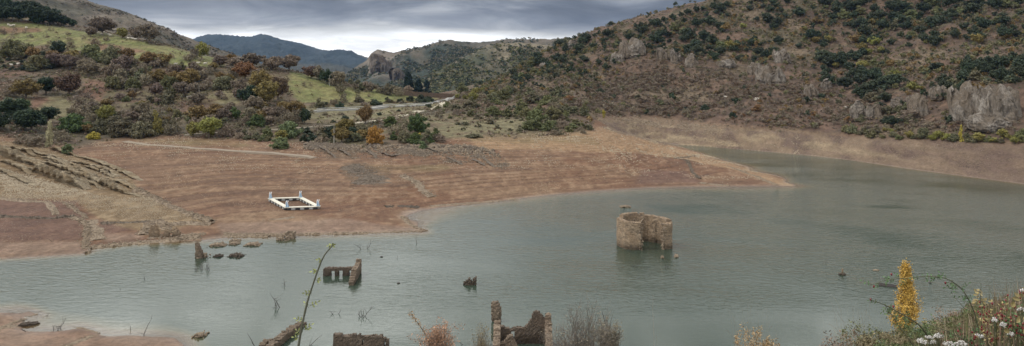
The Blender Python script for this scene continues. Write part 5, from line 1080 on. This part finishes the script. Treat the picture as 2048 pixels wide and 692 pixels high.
SHEEP = [('white sheep grazing on the red patch near the left edge', 'sheep on the red patch', [(17, 52), (22, 54), (27, 53), (53, 58), (29, 40), (56, 43)]), ('white sheep in the flock under the left skyline trees', 'upper flock', [(192, 67), (197, 68), (203, 70), (207, 67), (212, 69), (217, 71), (220, 73), (252, 76), (256, 79), (261, 79), (266, 80), (271, 81)]),
         ('white sheep spread over the lower left pasture', 'sheep on the lower pasture', [(58, 111), (37, 118), (36, 131), (63, 133), (84, 137), (23, 133)]), ('white sheep below the end of the upper meadow', 'sheep below the upper meadow', [(315, 129), (351, 131), (396, 129), (410, 130), (427, 130)]), ('white sheep by the thin pole in the left thicket', 'two sheep by the pole', [(377, 198), (383, 197)]),
         ('tiny white goat on the lower slope of the right hill', 'goats on the right hill', [(1451, 197), (1511, 203), (1515, 201), (1691, 219)])]
for lab, gr, pts in SHEEP:
    for u, v in pts:
        X, Y, Z = ground_px(u, v, 150); t = empty('goat' if 'goat' in lab else 'sheep', (X, Y, Z - .02), random.uniform(-.6, .6) + (pi if random.random() < .4 else 0), (1.35,) * 3); tag(t, lab, 'goat' if 'goat' in lab else 'sheep', gr)
        link('body', B_me, t); link('head', H_me, t)
        for l in L_me: link('leg', l, t)

# ------------------------------------------------------------------ square floating pontoon stranded on the mud
M_deck = plain('cream_plastic', (.68, .64, .53), nscale=1.5, namt=.22, rough=.5); M_fl = plain('grey_float', (.42, .42, .40), rough=.55, namt=.1); M_flk = plain('black_float', (.035, .035, .038), rough=.55)
M_blue = plain('blue_plastic', (.12, .34, .56), rough=.4, namt=.1); M_white = plain('white_metal', (.80, .82, .84), rough=.35, namt=.05)
cr_ = [ground_px(541, 402, 120), ground_px(601, 400, 120), ground_px(636, 418, 120), ground_px(574, 420, 120)]
ctr = np.mean(np.array(cr_), axis=0); zz0 = max(zat(p[0], p[1]) for p in cr_); t = empty('floating_pontoon', (ctr[0], ctr[1], zz0)); tag(t, 'square cream coloured swimming pontoon ring with blue corner ladders stranded on the mudflat', 'pontoon')
C4 = [np.array([p[0] - ctr[0], p[1] - ctr[1]]) for p in cr_]; zc4 = [zat(p[0], p[1]) - zz0 for p in cr_]
for i in range(4):
    a, b = C4[i], C4[(i + 1) % 4]; d_ = b - a; L_ = np.linalg.norm(d_); an = math.atan2(d_[1], d_[0]); za, zb_ = zc4[i], zc4[(i + 1) % 4]; e = .52 if i % 2 == 0 else -.52
    mb = MB(); mb.tube([(a[0] - d_[0] / L_ * e, a[1] - d_[1] / L_ * e, za + .62), (b[0] + d_[0] / L_ * e, b[1] + d_[1] / L_ * e, zb_ + .62)], [.01, .01], 4); 
    m_ = (a + b) / 2; zm = (za + zb_) / 2; sl = math.atan2(zb_ - za, L_)
    mb = MB(); mb.box((m_[0], m_[1], zm + .60 + (.004 if i % 2 else 0)), (L_ + 2 * e, 1.02, .13), an, -sl); link('deck', mb.build('deck', [M_deck]), t)
    nn = int(L_ / .85)
    for j in range(nn):
        q = a + d_ * (j + .5) / nn; zj = za + (zb_ - za) * (j + .5) / nn; mb = MB(); mb.box((q[0], q[1], zj + .28), (L_ / nn * .86, .94, .46), an); link('float', mb.build('float', [M_fl if j % 2 else M_flk]), t)
for i in range(4):
    a = C4[i]; z_ = zc4[i] + .66; m = (1 if i in (0, 3) else -1)
    mb = MB()
    for dy in (-.22, .22): mb.tube([(a[0] + dy, a[1] - .3, z_), (a[0] + dy * .9, a[1] - .22, z_ + .9), (a[0] + dy * .8, a[1] + .0, z_ + 1.35), (a[0] + dy * .8, a[1] + .25, z_ + 1.4), (a[0] + dy * .8, a[1] + .34, z_ + 1.1)], .055, 5)
    link('handrail', mb.build('handrail', [M_white]), t)
    mb = MB(); b_ = [(-.33, -.33), (.33, -.33), (.33, .33), (-.33, .33)]; V = [(a[0] + x, a[1] + y, z_) for x, y in b_] + [(a[0] + x * .38, a[1] + y * .38, z_ + 1.0) for x, y in b_]
    mb.add(V, [[0, 1, 5, 4], [1, 2, 6, 5], [2, 3, 7, 6], [3, 0, 4, 7], [4, 5, 6, 7], [3, 2, 1, 0]]); link('ladder_stand', mb.build('ladder_stand', [M_blue]), t)
    mb = MB()
    for k_ in range(4): mb.box((a[0], a[1] - .36 + k_ * .05, z_ + .2 + .3 * k_), (.46, .12, .05))
    link('steps', mb.build('steps', [M_white]), t)

# ------------------------------------------------------------------ drowned trees and driftwood
def snag(mb, base, h_, seed, kids=4, lean=.25, r0=.05):
    r = np.random.default_rng(seed); p = [np.array(base, float)]; dd = np.array([r.normal() * lean, r.normal() * lean, 1.]); dd /= np.linalg.norm(dd)
    for i in range(5): dd = dd + r.normal(size=3) * .18; dd[2] = max(dd[2], .3); dd /= np.linalg.norm(dd); p.append(p[-1] + dd * h_ / 5)
    mb.tube(p, np.linspace(r0, r0 * .25, 6), 5)
    for k_ in range(kids):
        b = p[1 + k_ % 4]; e = r.normal(size=3) * [1, 1, .3]; e[2] = abs(e[2]) + .7; e /= np.linalg.norm(e); l_ = h_ * r.uniform(.25, .5); m_ = b + e * l_ * .5 + r.normal(size=3) * .05 * l_; mb.tube([b, m_, m_ + e * l_ * .5 + r.normal(size=3) * .12 * l_], [r0 * .5, r0 * .35, r0 * .12], 4)
SN = [(408, 540, 42, 24, 7, 'drowned bush in front of the upright wall stub'), (727, 498, 18, 26, 3, 'pair of leaning dead stems off the shore below the cove'), (835, 487, 6, 18, 1, 'single dead stem near the tip of the shore rubble line'), (557, 615, 24, 34, 4, 'dead drowned sapling left of the green twig'), (572, 570, 10, 14, 2, 'tiny dead sapling farther out left of the green twig'),
      (670, 627, 16, 14, 3, 'three faint dead stems between the twig and the drowned bush'), (725, 634, 24, 26, 5, 'drowned bush of several upright stems in the near water'), (288, 672, 5, 44, 1, 'tall crooked dead stem standing on the near sandbank edge'), (262, 660, 8, 12, 2, 'small forked dead stem left of the tall crooked one'), (113, 660, 16, 26, 5, 'cluster of dead stems at the edge of the bright puddle'),
      (52, 662, 10, 22, 2, 'dead stem in front of the dark boulder'), (86, 635, 12, 10, 2, 'driftwood in the bright puddle beyond the boulder'), (509, 692, 8, 34, 2, 'dead stem at the bottom edge left of the sloping wall'), (614, 690, 8, 34, 2, 'dead forked stem right of the green twig at the bottom edge'), (1224, 678, 16, 60, 6, 'black dead tree beside the leafless bush'), (1205, 690, 6, 60, 3, 'thin black dead stem against the leafless bush'), (240, 580, 2, 5, 1, 'lone stick poking out of the left water'), (287, 558, 2, 12, 1, 'thin stick poking out of the left water'),
      (790, 517, 6, 8, 2, 'short forked stick in the middle of the lake'), (1269, 534, 14, 26, 3, 'dark branch tangle in front of the left side of the apse'), (1332, 536, 12, 9, 4, 'low branch tangle in front of the right side of the apse'), (1651, 526, 3, 12, 1, 'thin stick right of the lake centre'), (1644, 526, 3, 5, 1, 'short stick beside the thin one right of the lake centre'), (109, 494, 7, 14, 2, 'dark dead stump on the left reddish shore'), (928, 690, 3, 14, 1, 'dead stem behind the bottom edge scrub'), (683, 668, 3, 9, 1, 'stick behind the windowed wall')]
for i, (u, v, w_, h_, k_, lab) in enumerate(SN):
    X, Y = wpt(u, v); Z = float(max(zat(X, Y), 0)); mpp = Y / F; mb = MB(); r = np.random.default_rng(900 + i); ns = max(1, k_ - 1 if k_ > 1 else 1)
    for q in range(ns): snag(mb, ((q - (ns - 1) / 2) / max(ns, 1) * w_ * mpp * .7, r.normal() * .15, -.4), h_ * mpp * (1 if q == ns // 2 else r.uniform(.45, .85)) + .4, 950 + i * 11 + q, 3 if w_ > 8 else 1, .30, .05 if h_ < 50 else .08)
    tag(link('dead_tree' if h_ > 20 else 'dead_branch', mb.build('dead_tree', [M_dead]), None, (X, Y, Z)), lab, 'dead tree' if h_ > 20 else 'branch')
# floating plank and little posts
X, Y = wpt(1776, 573); mb = MB(); mb.box((0, 0, .08), (2.6, .42, .22)); mb.box((0, .14, .26), (2.6, .1, .16)); tag(link('floating_beam', mb.build('floating_beam', [M_dead]), None, (X, Y, 0), -.42), 'dark beam floating left of the yellow poplar', 'beam')
X, Y = wpt(1685, 550); t = empty('mooring_block', (X, Y, 0)); tag(t, 'small stone post on a dark base standing out of the water left of the poplar', 'post'); mb = MB(); stones(mb, np.array([[0, 0, .1], [.4, .1, .08], [-.45, 0, .08], [.1, -.2, .1]]), np.array([.9, .6, .6, .5]), 4); link('base', mb.build('base', [M_rubd]), t); mb = MB(); mb.tube([(0, 0, .2), (0, 0, .95)], [.16, .12], 6); link('post', mb.build('post', [M_apse]), t)
X, Y = wpt(1752, 541); mb = MB(); mb.add(I3[0] * [.5, .25, .14] * (1 + .1 * rng.normal(size=(len(I3[0]), 1))), I3[1]); tag(link('rock', mb.build('rock', [M_rub]), None, (X, Y, .05)), 'single flat pale rock breaking the water left above the poplar', 'rock')
for u, v, lab in ((763, 514, 'tiny dark rock in mid lake'), (797, 567, 'tiny dark rock left of the masonry heap'), (1860, 566, 'small dark rock right of the yellow poplar')):
    X, Y = wpt(u, v); mb = MB(); mb.add(I1[0] * [.28, .18, .16], I1[1]); tag(link('rock', mb.build('rock', [M_dead]), None, (X, Y, .04)), lab, 'rock')
# ------------------------------------------------------------------ foreground plants on the near slope
M_stem = plain('green_stem', (.10, .10, .07), nscale=40, rough=.7); M_stemg = plain('rose_stem', (.10, .105, .06), nscale=40, rough=.6); M_twig = plain('grey_twig', (.20, .175, .15), nscale=30, rough=.9)
M_hip = plain('rose_hip', (.20, .018, .025), nscale=60, rough=.35, namt=.15); M_fluff = plain('white_fluff', (.82, .80, .76), nscale=80, rough=.95, namt=.1); M_centre = plain('seed_centre', (.16, .11, .07))
LF = {'leaf_lime': leaf_mat('lime_leaf', (.26, .29, .11), .1, .02, .5, 30), 'leaf_rose': leaf_mat('rose_leaf', (.10, .15, .06), .1, .03, .5, 30), 'leaf_yel': leaf_mat('turning_leaf', (.36, .31, .13), .15, .03, .5, 30),
      'leaf_peach': leaf_mat('peach_leaf', (.40, .26, .15), .2, .02, .6, 5), 'herb_g': leaf_mat('herb_green', (.12, .14, .055), .2, .03, .8, 6), 'herb_b': leaf_mat('herb_brown', (.22, .165, .105), .2, .03, .8, 6), 'herb_p': leaf_mat('herb_straw', (.34, .29, .19), .2, .02, .8, 6), 'gold': leaf_mat('poplar_gold', (.52, .36, .08), .1, .012, .7, 1.5), 'sparse': leaf_mat('grey_sparse_leaf', (.26, .235, .15), .15, .03, .8, 3)}
def at(u, v, Y): return np.array([(u - U0) / F * Y, Y, H - (v - V0) / F * Y])
def leaf(mb, p, dr, ln, wd, nrm, fold=.15):
    dr = dr / (np.linalg.norm(dr) + 1e-9); s = np.cross(dr, nrm); s /= np.linalg.norm(s) + 1e-9; n_ = np.cross(s, dr)
    V = [p, p + dr * ln * .3 + s * wd * .42, p + dr * ln * .65 + s * wd * .38, p + dr * ln, p + dr * ln * .65 - s * wd * .38, p + dr * ln * .3 - s * wd * .42, p + dr * ln * .5 - n_ * wd * fold]
    mb.add(V, [[0, 6, 1], [1, 6, 2], [2, 6, 3], [3, 6, 4], [4, 6, 5], [5, 6, 0]])
def smooth_path(P, n=24):
    P = np.array(P, float); t = np.linspace(0, len(P) - 1, n); out = np.empty((n, 3))
    for k in range(3):
        x = P[:, k]; m = np.gradient(x); i = np.clip(t.astype(int), 0, len(P) - 2); f = t - i
        out[:, k] = (2 * f ** 3 - 3 * f ** 2 + 1) * x[i] + (f ** 3 - 2 * f ** 2 + f) * m[i] + (-2 * f ** 3 + 3 * f ** 2) * x[i + 1] + (f ** 3 - f ** 2) * m[i + 1]
    return out
def spray(mb, p, dr, n, ln, lw, r):               # a short pinnate leaf with paired leaflets
    dr = dr / np.linalg.norm(dr); sd = np.cross(dr, [0, -1, .3]); sd /= np.linalg.norm(sd); end = p + dr * ln
    for j in range(n):
        q = p + dr * ln * (j + 1) / n
        for sg in ((1, -1) if j < n - 1 else (0,)):
            leaf(mb, q, (sd * sg + dr * .6 + r.normal(size=3) * .2) if sg else dr, lw * r.uniform(.8, 1.2), lw * .5, np.array([.2, -.8, .6]) + r.normal(size=3) * .35)
    return end
r = np.random.default_rng(77); Y = 3.6
# 1 tall green twig
zb = zat(-1.1, Y); path = smooth_path([at(560, 1010, Y), at(578, 840, Y), at(597, 692, Y), at(612, 615, Y), at(623, 578, Y), at(636, 540, Y), at(648, 512, Y), at(665, 491, Y)], 40)
t = empty('tall_twig', tuple(path[0])); tag(t, 'tall thin leafy twig leaning up in front of the lower left water', 'twig'); P = path - path[0]
tw = MB(); tw.tube(P, np.linspace(.0068, .0032, 40) * (1 + .08 * r.normal(size=40)), 6)
mb = MB()
for u, v, du, dv, n_, c_ in [(665, 491, -9, 2, 3, 0), (664, 493, 4, -3, 3, 0), (646, 520, -9, -1, 2, 0), (637, 540, -11, 2, 3, 0), (633, 560, 8, -2, 3, 0), (624, 586, -14, 0, 3, 0), (617, 615, -9, -6, 3, 0), (619, 612, 15, -6, 3, 0), (610, 640, -18, -3, 3, 0), (607, 660, 14, -8, 3, 0), (603, 668, -12, -4, 3, 0), (600, 676, -13, 0, 3, 0), (606, 655, 9, 2, 2, 0)]:
    p = at(u, v, Y) - path[0]; d_ = np.array([du, r.normal() * 6, -dv]) * Y / F; e = spray(mb, p, d_, n_, np.linalg.norm(d_), .017, r); tw.tube([p, e], [.0016, .001], 4)
link('leaves', mb.build('leaves', [LF['leaf_lime']]), t)
link('stem', tw.build('stem', [M_stem], smooth=True), t)
# 2 rose canes
def cane(px, Y0, Y1, r0, label, nleaf, lw=.02, seed=1, hips=0, mat=LF['leaf_rose']):
    r = np.random.default_rng(seed); n = len(px); pts = [at(u, v, Y0 + (Y1 - Y0) * i / (n - 1)) for i, (u, v) in enumerate(px)]; path = smooth_path(pts, 46); o = path[0].copy(); P = path - o
    t = empty('rose_cane', tuple(o)); tag(t, label, 'rose branch'); mb = MB(); mb.tube(P, np.linspace(r0, r0 * .3, 46), 6); T = np.gradient(P, axis=0); 
    for i in range(4, 44, 2):
        e = r.normal(size=3); e -= T[i] * e.dot(T[i]) / T[i].dot(T[i]); e /= np.linalg.norm(e); mb.tube([P[i], P[i] + e * r0 * 2.2], [r0 * .35, .0003], 4)
    tw = mb; mb = MB()
    for j in range(nleaf):
        i = int(r.uniform(6, 45)); e = r.normal(size=3) * [1, .5, 1] + T[i] * 8; e /= np.linalg.norm(e); q = spray(mb, P[i], e, 3, r.uniform(.03, .07), lw, r); tw.tube([P[i], q], [.0014, .0007], 4)
    link('leaves', mb.build('leaves', [mat]), t)
    for j in range(hips):
        i = int(r.uniform(18, 45)); e = r.normal(size=3); e /= np.linalg.norm(e); q = P[i] + e * .035; tw.tube([P[i], q], [.001, .001], 4); hp = MB(); hp.add(I1[0] * [.006, .006, .009] + q, I1[1]); link('rose_hip', hp.build('rose_hip', [M_hip], smooth=True), t)
    link('stem', tw.build('stem', [M_stemg], smooth=True), t)
cane([(1972, 760), (1962, 690), (1950, 630), (1932, 590), (1912, 568), (1885, 555), (1850, 553), (1815, 556), (1775, 560), (1738, 572)], 4.6, 4.4, .0046, 'long thorny rose cane arching left in front of the yellow poplar', 30, .017, 1, 3)
cane([(1890, 740), (1860, 680), (1838, 650), (1810, 632), (1780, 615), (1760, 606), (1738, 598)], 4.8, 4.6, .006, 'lower rose cane arching left below the long one', 20, .017, 2, 3)
cane([(1842, 760), (1830, 700), (1800, 655), (1780, 625), (1770, 610)], 4.9, 4.8, .004, 'short thin cane crossing the foot of the yellow poplar', 12, .016, 3, 0)
cane([(1990, 740), (1966, 690), (1962, 640), (1961, 600), (1962, 566)], 5.0, 5.0, .0045, 'upright cane topped with pale yellow green leaves', 14, .03, 4, 0, LF['leaf_yel'])
cane([(1935, 760), (1950, 700), (1900, 665), (1870, 655)], 4.4, 4.3, .005, 'rose cane bending over the white fluffy flower heads', 12, .016, 5, 3)
# 3 rose bush heavy with hips at the right edge
def hipbush(u, v, Y, w_, h_, label, nh, seed, leafm, nl=220):
    r = np.random.default_rng(seed); o = at(u, v, Y); t = empty('rose_bush', tuple(o)); tag(t, label, 'rose bush'); V, Fq = twigs(9, seed, .7, .006, 2, 4); V = V * [w_, w_ * .7, h_]
    mb = MB(); mb.add(V, Fq); link('stems', mb.build('stems', [M_stemg]), t); tips = V[r.integers(0, len(V), 4000)]; tips = tips[tips[:, 2] > h_ * .3]
    mb = MB()
    for q in tips[:nl]: leaf(mb, q, r.normal(size=3), r.uniform(.014, .026), .012, r.normal(size=3))
    link('leaves', mb.build('leaves', [leafm]), t); mb = MB()
    for q in tips[nl:nl + nh]:
        mb = MB(); mb.add(I1[0] * [.0056, .0056, .0084] * r.uniform(.8, 1.2) + q, I1[1]); link('rose_hip', mb.build('rose_hip', [M_hip], smooth=True), t)
hipbush(1985, 720, 4.7, .36, .42, 'rose bush with deep red hips and dull leaves at the lower right', 90, 21, LF['leaf_yel'])
hipbush(2040, 715, 4.5, .34, .40, 'rose bush with red hips at the right edge of the picture', 70, 22, LF['leaf_rose'])
hipbush(1930, 735, 4.9, .30, .30, 'low rose bush with few hips beside the white flower heads', 22, 23, LF['leaf_rose'])
# sprig of big yellow and orange leaves at the right edge
o = at(2050, 720, 4.3); t = empty('autumn_sprig', tuple(o)); tag(t, 'sprig with large yellow and orange leaves at the right edge', 'branch'); mb = MB(); mb.tube([(0, 0, 0), (.01, 0, .2), (-.02, 0, .38)], [.006, .004, .002], 5); link('stem', mb.build('stem', [M_stemg]), t); mb = MB()
for q in range(26): zz_ = r.uniform(.12, .40); leaf(mb, np.array([r.normal() * .03, r.normal() * .02, zz_]), r.normal(size=3) * [1, .5, .8], r.uniform(.03, .055), .03, np.array([0, -1, .5]) + r.normal(size=3) * .4)
link('leaves', mb.build('leaves', [LF['leaf_yel']]), t)
# 4 white fluffy heads
def fluffy(u, v, Y, label, n, R, seed, gr=None):
    r = np.random.default_rng(seed); o = at(u, v, Y); t = empty('white_flower_head', tuple(o)); tag(t, label, 'flower', gr); mb = MB(); ce = MB(); st = MB()
    for k_ in range(n):
        a = r.uniform(0, 6.28); q = R * math.sqrt(r.uniform()); c = np.array([cos(a) * q, sin(a) * q * .8, (R - q) * .45 + r.normal() * .003]); ce.add(I1[0] * .0022 + c + [0, -.0045, .003], I1[1]); st.tube([(0, 0, -.10), (c[0] * .3, c[1] * .3, -.05), c], [.0016, .001, .0006], 4)
        for j in range(22): d_ = rdir(r, 1)[0]; leaf(mb, c, d_ + [0, -.3, .35], r.uniform(.006, .0095), .0042, rdir(r, 1)[0])
    link('petals', mb.build('petals', [M_fluff]), t); link('centres', ce.build('centres', [M_centre]), t); link('stalks', st.build('stalks', [M_stemg]), t)
for i, (u, v, n, R, lab) in enumerate([(1843, 683, 16, .026, 'leftmost white fluffy flower head at the lower right'), (1858, 677, 14, .022, 'small white flower head second from the left'), (1877, 673, 20, .028, 'upper white fluffy flower head left of the rose canes'), (1866, 686, 14, .022, 'white flower head below and between two others'), (1897, 689, 18, .030, 'wide white flower head at the bottom edge'), (1922, 688, 22, .034, 'widest white flower head at the bottom edge right of the others'),
      (2003, 650, 14, .024, 'dull white seed head among the red hips'), (1990, 640, 10, .018, 'small dull white seed head among the hips'), (2046, 582, 8, .016, 'white fluffy tuft high at the right edge'), (2043, 620, 12, .020, 'white tuft below the high one at the right edge'), (1958, 672, 10, .020, 'pale seed head left of the red hips'), (2020, 668, 12, .022, 'pale tuft low at the right edge')]):
    fluffy(u, v, 4.25 + .03 * (i % 4), lab, n, R, 40 + i)
# 5 herb and heath clumps covering the near slope
_herb = {}
def herb(u, v, Y, w_, h_, c1, c2_, label, var=0, group=None):
    X = (u - U0) / F * Y; Z = float(zat(X, Y)); hh_ = (H - (v - V0) / F * Y) - Z; hh_ = max(hh_, .35) * 1.22; w_ *= 1.5
    V1, F1 = crown('bush', 130, 60, .0016 * Y ** .85 * (.8 + .2 * (Y < 16)), 880 + var, (.05, .10), 2.0, (w_, w_, hh_)); V2, F2 = twigs(22, 890 + var, .8, .0035, 2, 5)
    t = empty('heath_bush', (X, Y, Z - .05), random.uniform(0, 6), None); tag(t, label, 'bush', group); link('foliage', mesh('foliage', V1, F1, [LF[c1]]), t); link('stems', mesh('stems', V2 * [w_, w_, hh_ * 1.05], F2, [LF[c2_]]), t)
HB = [(1690, 672, 17, 1.2, 'herb_b', 'herb_p', 'low brown heath bush at the left end of the near slope'), (1730, 662, 18, 1.4, 'herb_g', 'herb_b', 'green brown bush with a dead branch at the left end of the near slope'), (1768, 668, 15, 1.1, 'herb_b', 'herb_b', 'brown heath bush left of the poplar foot'), (1800, 664, 19, 1.5, 'herb_g', 'herb_p', 'dull green bush at the foot of the yellow poplar'), (1835, 672, 14, 1.0, 'herb_b', 'herb_p', 'brown bush right of the poplar foot'),
      (1862, 650, 19, 1.5, 'herb_g', 'herb_b', 'green bush behind the white flower heads'), (1890, 648, 16, 1.4, 'herb_g', 'herb_g', 'denser green bush between the flower heads and the rose cane'), (1915, 636, 19, 1.5, 'herb_b', 'herb_p', 'purplish brown bush behind the arching rose cane'), (1945, 634, 15, 1.2, 'herb_g', 'herb_p', 'olive bush behind the upright cane'), (1975, 622, 18, 1.5, 'herb_b', 'herb_b', 'brown bush behind the red hips'), (2005, 612, 15, 1.3, 'herb_g', 'herb_b', 'olive brown bush behind the right rose bush'), (2038, 604, 17, 1.5, 'herb_b', 'herb_p', 'brown bush on the skyline of the near slope at the right edge'),
      (2070, 596, 15, 1.5, 'herb_g', 'herb_b', 'green bush cut by the right edge'), (1755, 684, 11, .8, 'herb_g', 'herb_p', 'straw flecked clump low left of the flower heads'), (1800, 682, 10, .8, 'herb_b', 'herb_p', 'straw coloured clump left of the flower heads'), (1850, 690, 9, .8, 'herb_g', 'herb_b', 'green clump under the flower heads'), (1905, 676, 9, .8, 'herb_g', 'herb_b', 'green clump under the arching cane'), (1955, 668, 9, .9, 'herb_b', 'herb_p', 'brown clump under the upright cane'), (2000, 652, 9, .9, 'herb_g', 'herb_p', 'olive clump under the right rose bush'), (2045, 640, 9, .9, 'herb_b', 'herb_b', 'brown clump low at the right edge')]
for i, (u, v, Y, w_, a, b, lab) in enumerate(HB): herb(u, v, Y, w_, 1, a, b, lab, i)
for i, (u, v, Y, w_, a, b, lab) in enumerate([(1500, 672, 24, 1.3, 'leaf_peach', 'herb_b', 'orange brown bush top at the bottom edge right of the thin sapling'), (1532, 676, 24, .9, 'leaf_peach', 'herb_b', 'smaller orange brown bush top beside the other at the bottom edge')]): herb(u, v, Y, w_, 1, a, b, lab, i + 1)
# dry grass on the near slope
n = 4200; rr_ = np.random.default_rng(5); gu = rr_.uniform(1500, 2250, n); gy = rr_.uniform(4.5, 24, n); P = np.stack([(gu - U0) / F * gy, gy, gy * 0], 1); P[:, 2] = zat(P[:, 0], P[:, 1]) - .03
def blades(k, seed):
    r = np.random.default_rng(seed); V = []; 
    for i in range(k):
        a = r.uniform(0, 6.28); b = np.array([r.normal() * .1, r.normal() * .1, 0]); s = np.array([cos(a), sin(a), 0]) * .012; l = np.array([r.normal() * .22, r.normal() * .22, r.uniform(.5, 1.1)]); V += [b - s, b + s, b + l * .6 + s * .6, b + l]
    return np.array(V), np.arange(k * 4).reshape(-1, 4)
stuff_scatter('dry_grass', 'dry grass and weeds on the near slope at the lower right', 'grass', P, rr_.uniform(.2, .5, n), [LF['herb_p'], LF['herb_b'], LF['herb_g']], base=[blades(9, i) for i in range(4)], flat=1, seed=9)
# 6 yellow poplar on the near bank
Y = 50; X = (1812 - U0) / F * Y; Z = float(zat(X, Y)); t = empty('yellow_poplar', (X, Y, Z)); tag(t, 'narrow golden yellow poplar rising from the near bank at the lower right', 'poplar'); top = H - (528 - V0) / F * Y - Z
mb = MB(); mb.tube([(0, 0, -.3), (.05, 0, top * .4), (.02, 0, top * .75), (0, 0, top * .98)], [.16, .12, .06, .015], 7); rb = np.random.default_rng(61); LV = []; LS = []
prof = lambda zf: np.interp(zf, [0, .25, .42, .55, .68, .78, .86, .93, 1], [1.0, 1.15, 1.3, 1.3, 1.15, .85, .45, .3, .06])
for k_ in range(105):
    z0_ = rb.uniform(.08, .93); a = rb.uniform(0, 6.28); ln = top * rb.uniform(.10, .17); tp_ = min(z0_ + ln / top, .985); w0 = prof(tp_) * rb.uniform(.45, 1.0); e = np.array([cos(a) * w0, sin(a) * w0, tp_ * top]); b = np.array([0, 0, z0_ * top])
    m_ = b * .5 + e * .5 + np.array([cos(a), sin(a), 0]) * w0 * .25; mb.tube([b, m_, e], [.03, .018, .006], 4)
    dnz = ss(.50, .68, tp_) * .85 + .15; nl = int(210 * dnz)
    for q in range(nl):
        f_ = rb.uniform(.25, 1.08); c = (1 - f_) ** 2 * b + 2 * f_ * (1 - f_) * m_ + f_ * f_ * e if f_ <= 1 else e; LV.append(c + rb.normal(size=3) * [.13, .13, .18])
link('trunk', mb.build('trunk', [M_twig]), t); LV = np.array(LV); m_ = len(LV); nn_ = rdir(rb, m_); t1 = np.cross(nn_, rdir(rb, m_)); t1 /= np.linalg.norm(t1, axis=1, keepdims=True); t2 = np.cross(nn_, t1); s = rb.uniform(.035, .062, m_)[:, None]
V = np.stack([LV + t1 * s, LV + t2 * s * .8, LV - t1 * s, LV - t2 * s * .8], 1).reshape(-1, 3); low = LV[:, 2] < top * (.60 + .06 * rb.normal(size=m_)); link('crown', mesh('crown', V, [np.arange(m_ * 4).reshape(-1, 4)], [LF['gold'], LF['sparse']], mi=(low & (rb.uniform(size=m_) < .7)).astype(int)), t)
# 7 leafless bush, orange shrub, thin sapling, bottom scrub
def bigbush(u, vtop, Y, wpx, label, name, cat, seed, nst, th, leafm, nl, lsz, lowbias=0, kids=5, lv=3, stem=M_twig, spread=.45, lift=.55):
    X = (u - U0) / F * Y; Z = float(max(zat(X, Y), 0)); h_ = H - (vtop - V0) / F * Y - Z; w_ = wpx * Y / F; V, Fq = twigs(nst, seed, spread, th, lv, kids); V[:, 2] = np.maximum(V[:, 2], 0) ** (1 if lv < 3 else lift); V = V * [w_, w_, h_]
    t = empty(name, (X, Y, Z)); tag(t, label, cat); mb = MB(); mb.add(V, Fq); link('branches', mb.build('branches', [stem]), t); r = np.random.default_rng(seed); tip = V[r.integers(0, len(V), nl * 3)]
    pr = np.clip(1.15 - tip[:, 2] / h_ * lowbias, .03, 1); tip = tip[r.uniform(size=len(tip)) < pr][:nl]; tip = tip[tip[:, 2] > h_ * .25]; m_ = len(tip); tip = tip + r.normal(size=tip.shape) * lsz * 1.5; a_ = rdir(r, m_); b_ = np.cross(a_, rdir(r, m_)); b_ /= np.linalg.norm(b_, axis=1, keepdims=True); s = lsz * r.uniform(.6, 1.2, m_)[:, None]
    V = np.stack([tip + a_ * s, tip + b_ * s * .7, tip - a_ * s, tip - b_ * s * .7], 1).reshape(-1, 3); link('leaves', mesh('leaves', V, [np.arange(m_ * 4).reshape(-1, 4)], [leafm]), t); return t
bigbush(1158, 588, 54, 190, 'large leafless grey bush right of the roofless house at the bottom edge', 'leafless_bush', 'bush', 71, 15, .011, LF['sparse'], 3600, .05, .9, 6, 3, M_twig, .36, .8)
bigbush(1215, 622, 56, 100, 'grey leafless bush tapering to the right behind the large one', 'leafless_bush', 'bush', 73, 12, .012, LF['sparse'], 3000, .055, .6, 5, 3, M_twig, .4, .35)
bigbush(966, 640, 40, 70, 'thin reddish twiggy bush left of the roofless house', 'twiggy_bush', 'bush', 72, 14, .008, LF['herb_b'], 2500, .03, .3, 5, 3, M_twig, .45, .25)
bigbush(872, 628, 22, 120, 'sparse shrub with pale orange leaves at the bottom edge', 'orange_shrub', 'shrub', 76, 12, .006, LF['leaf_peach'], 5200, .022, .0, 6, 3, M_twig, .42, .17)
# its long shoot reaching up to the left
o = at(868, 720, 22); t = empty('orange_shoot', tuple(o)); tag(t, 'long shoot with orange leaves reaching up left from the orange shrub', 'branch'); pth = smooth_path([at(868, 720, 22) - o, at(852, 672, 22) - o, at(838, 650, 22) - o, at(828, 636, 22) - o, at(821, 625, 22) - o], 20); mb = MB(); mb.tube(pth, np.linspace(.02, .005, 20), 5); link('stem', mb.build('stem', [M_twig]), t); mb = MB()
for q in range(130): i = int(r.uniform(4, 20)); leaf(mb, pth[i] + r.normal(size=3) * .05, r.normal(size=3), .05, .03, r.normal(size=3))
link('leaves', mb.build('leaves', [LF['leaf_peach']]), t)
t = bigbush(1326, 598, 12, 60, 'thin pale leafless sapling standing alone at the bottom edge', 'bare_sapling', 'sapling', 79, 2, .02, LF['sparse'], 14, .008, 0, 3, 2, M_pale, .25)
t = bigbush(1752, 646, 14, 20, 'forked dead branch sticking up from the near slope left of the poplar', 'dead_branch', 'branch', 81, 2, .010, LF['herb_b'], 4, .004, 0, 3, 1, M_dead, .4)
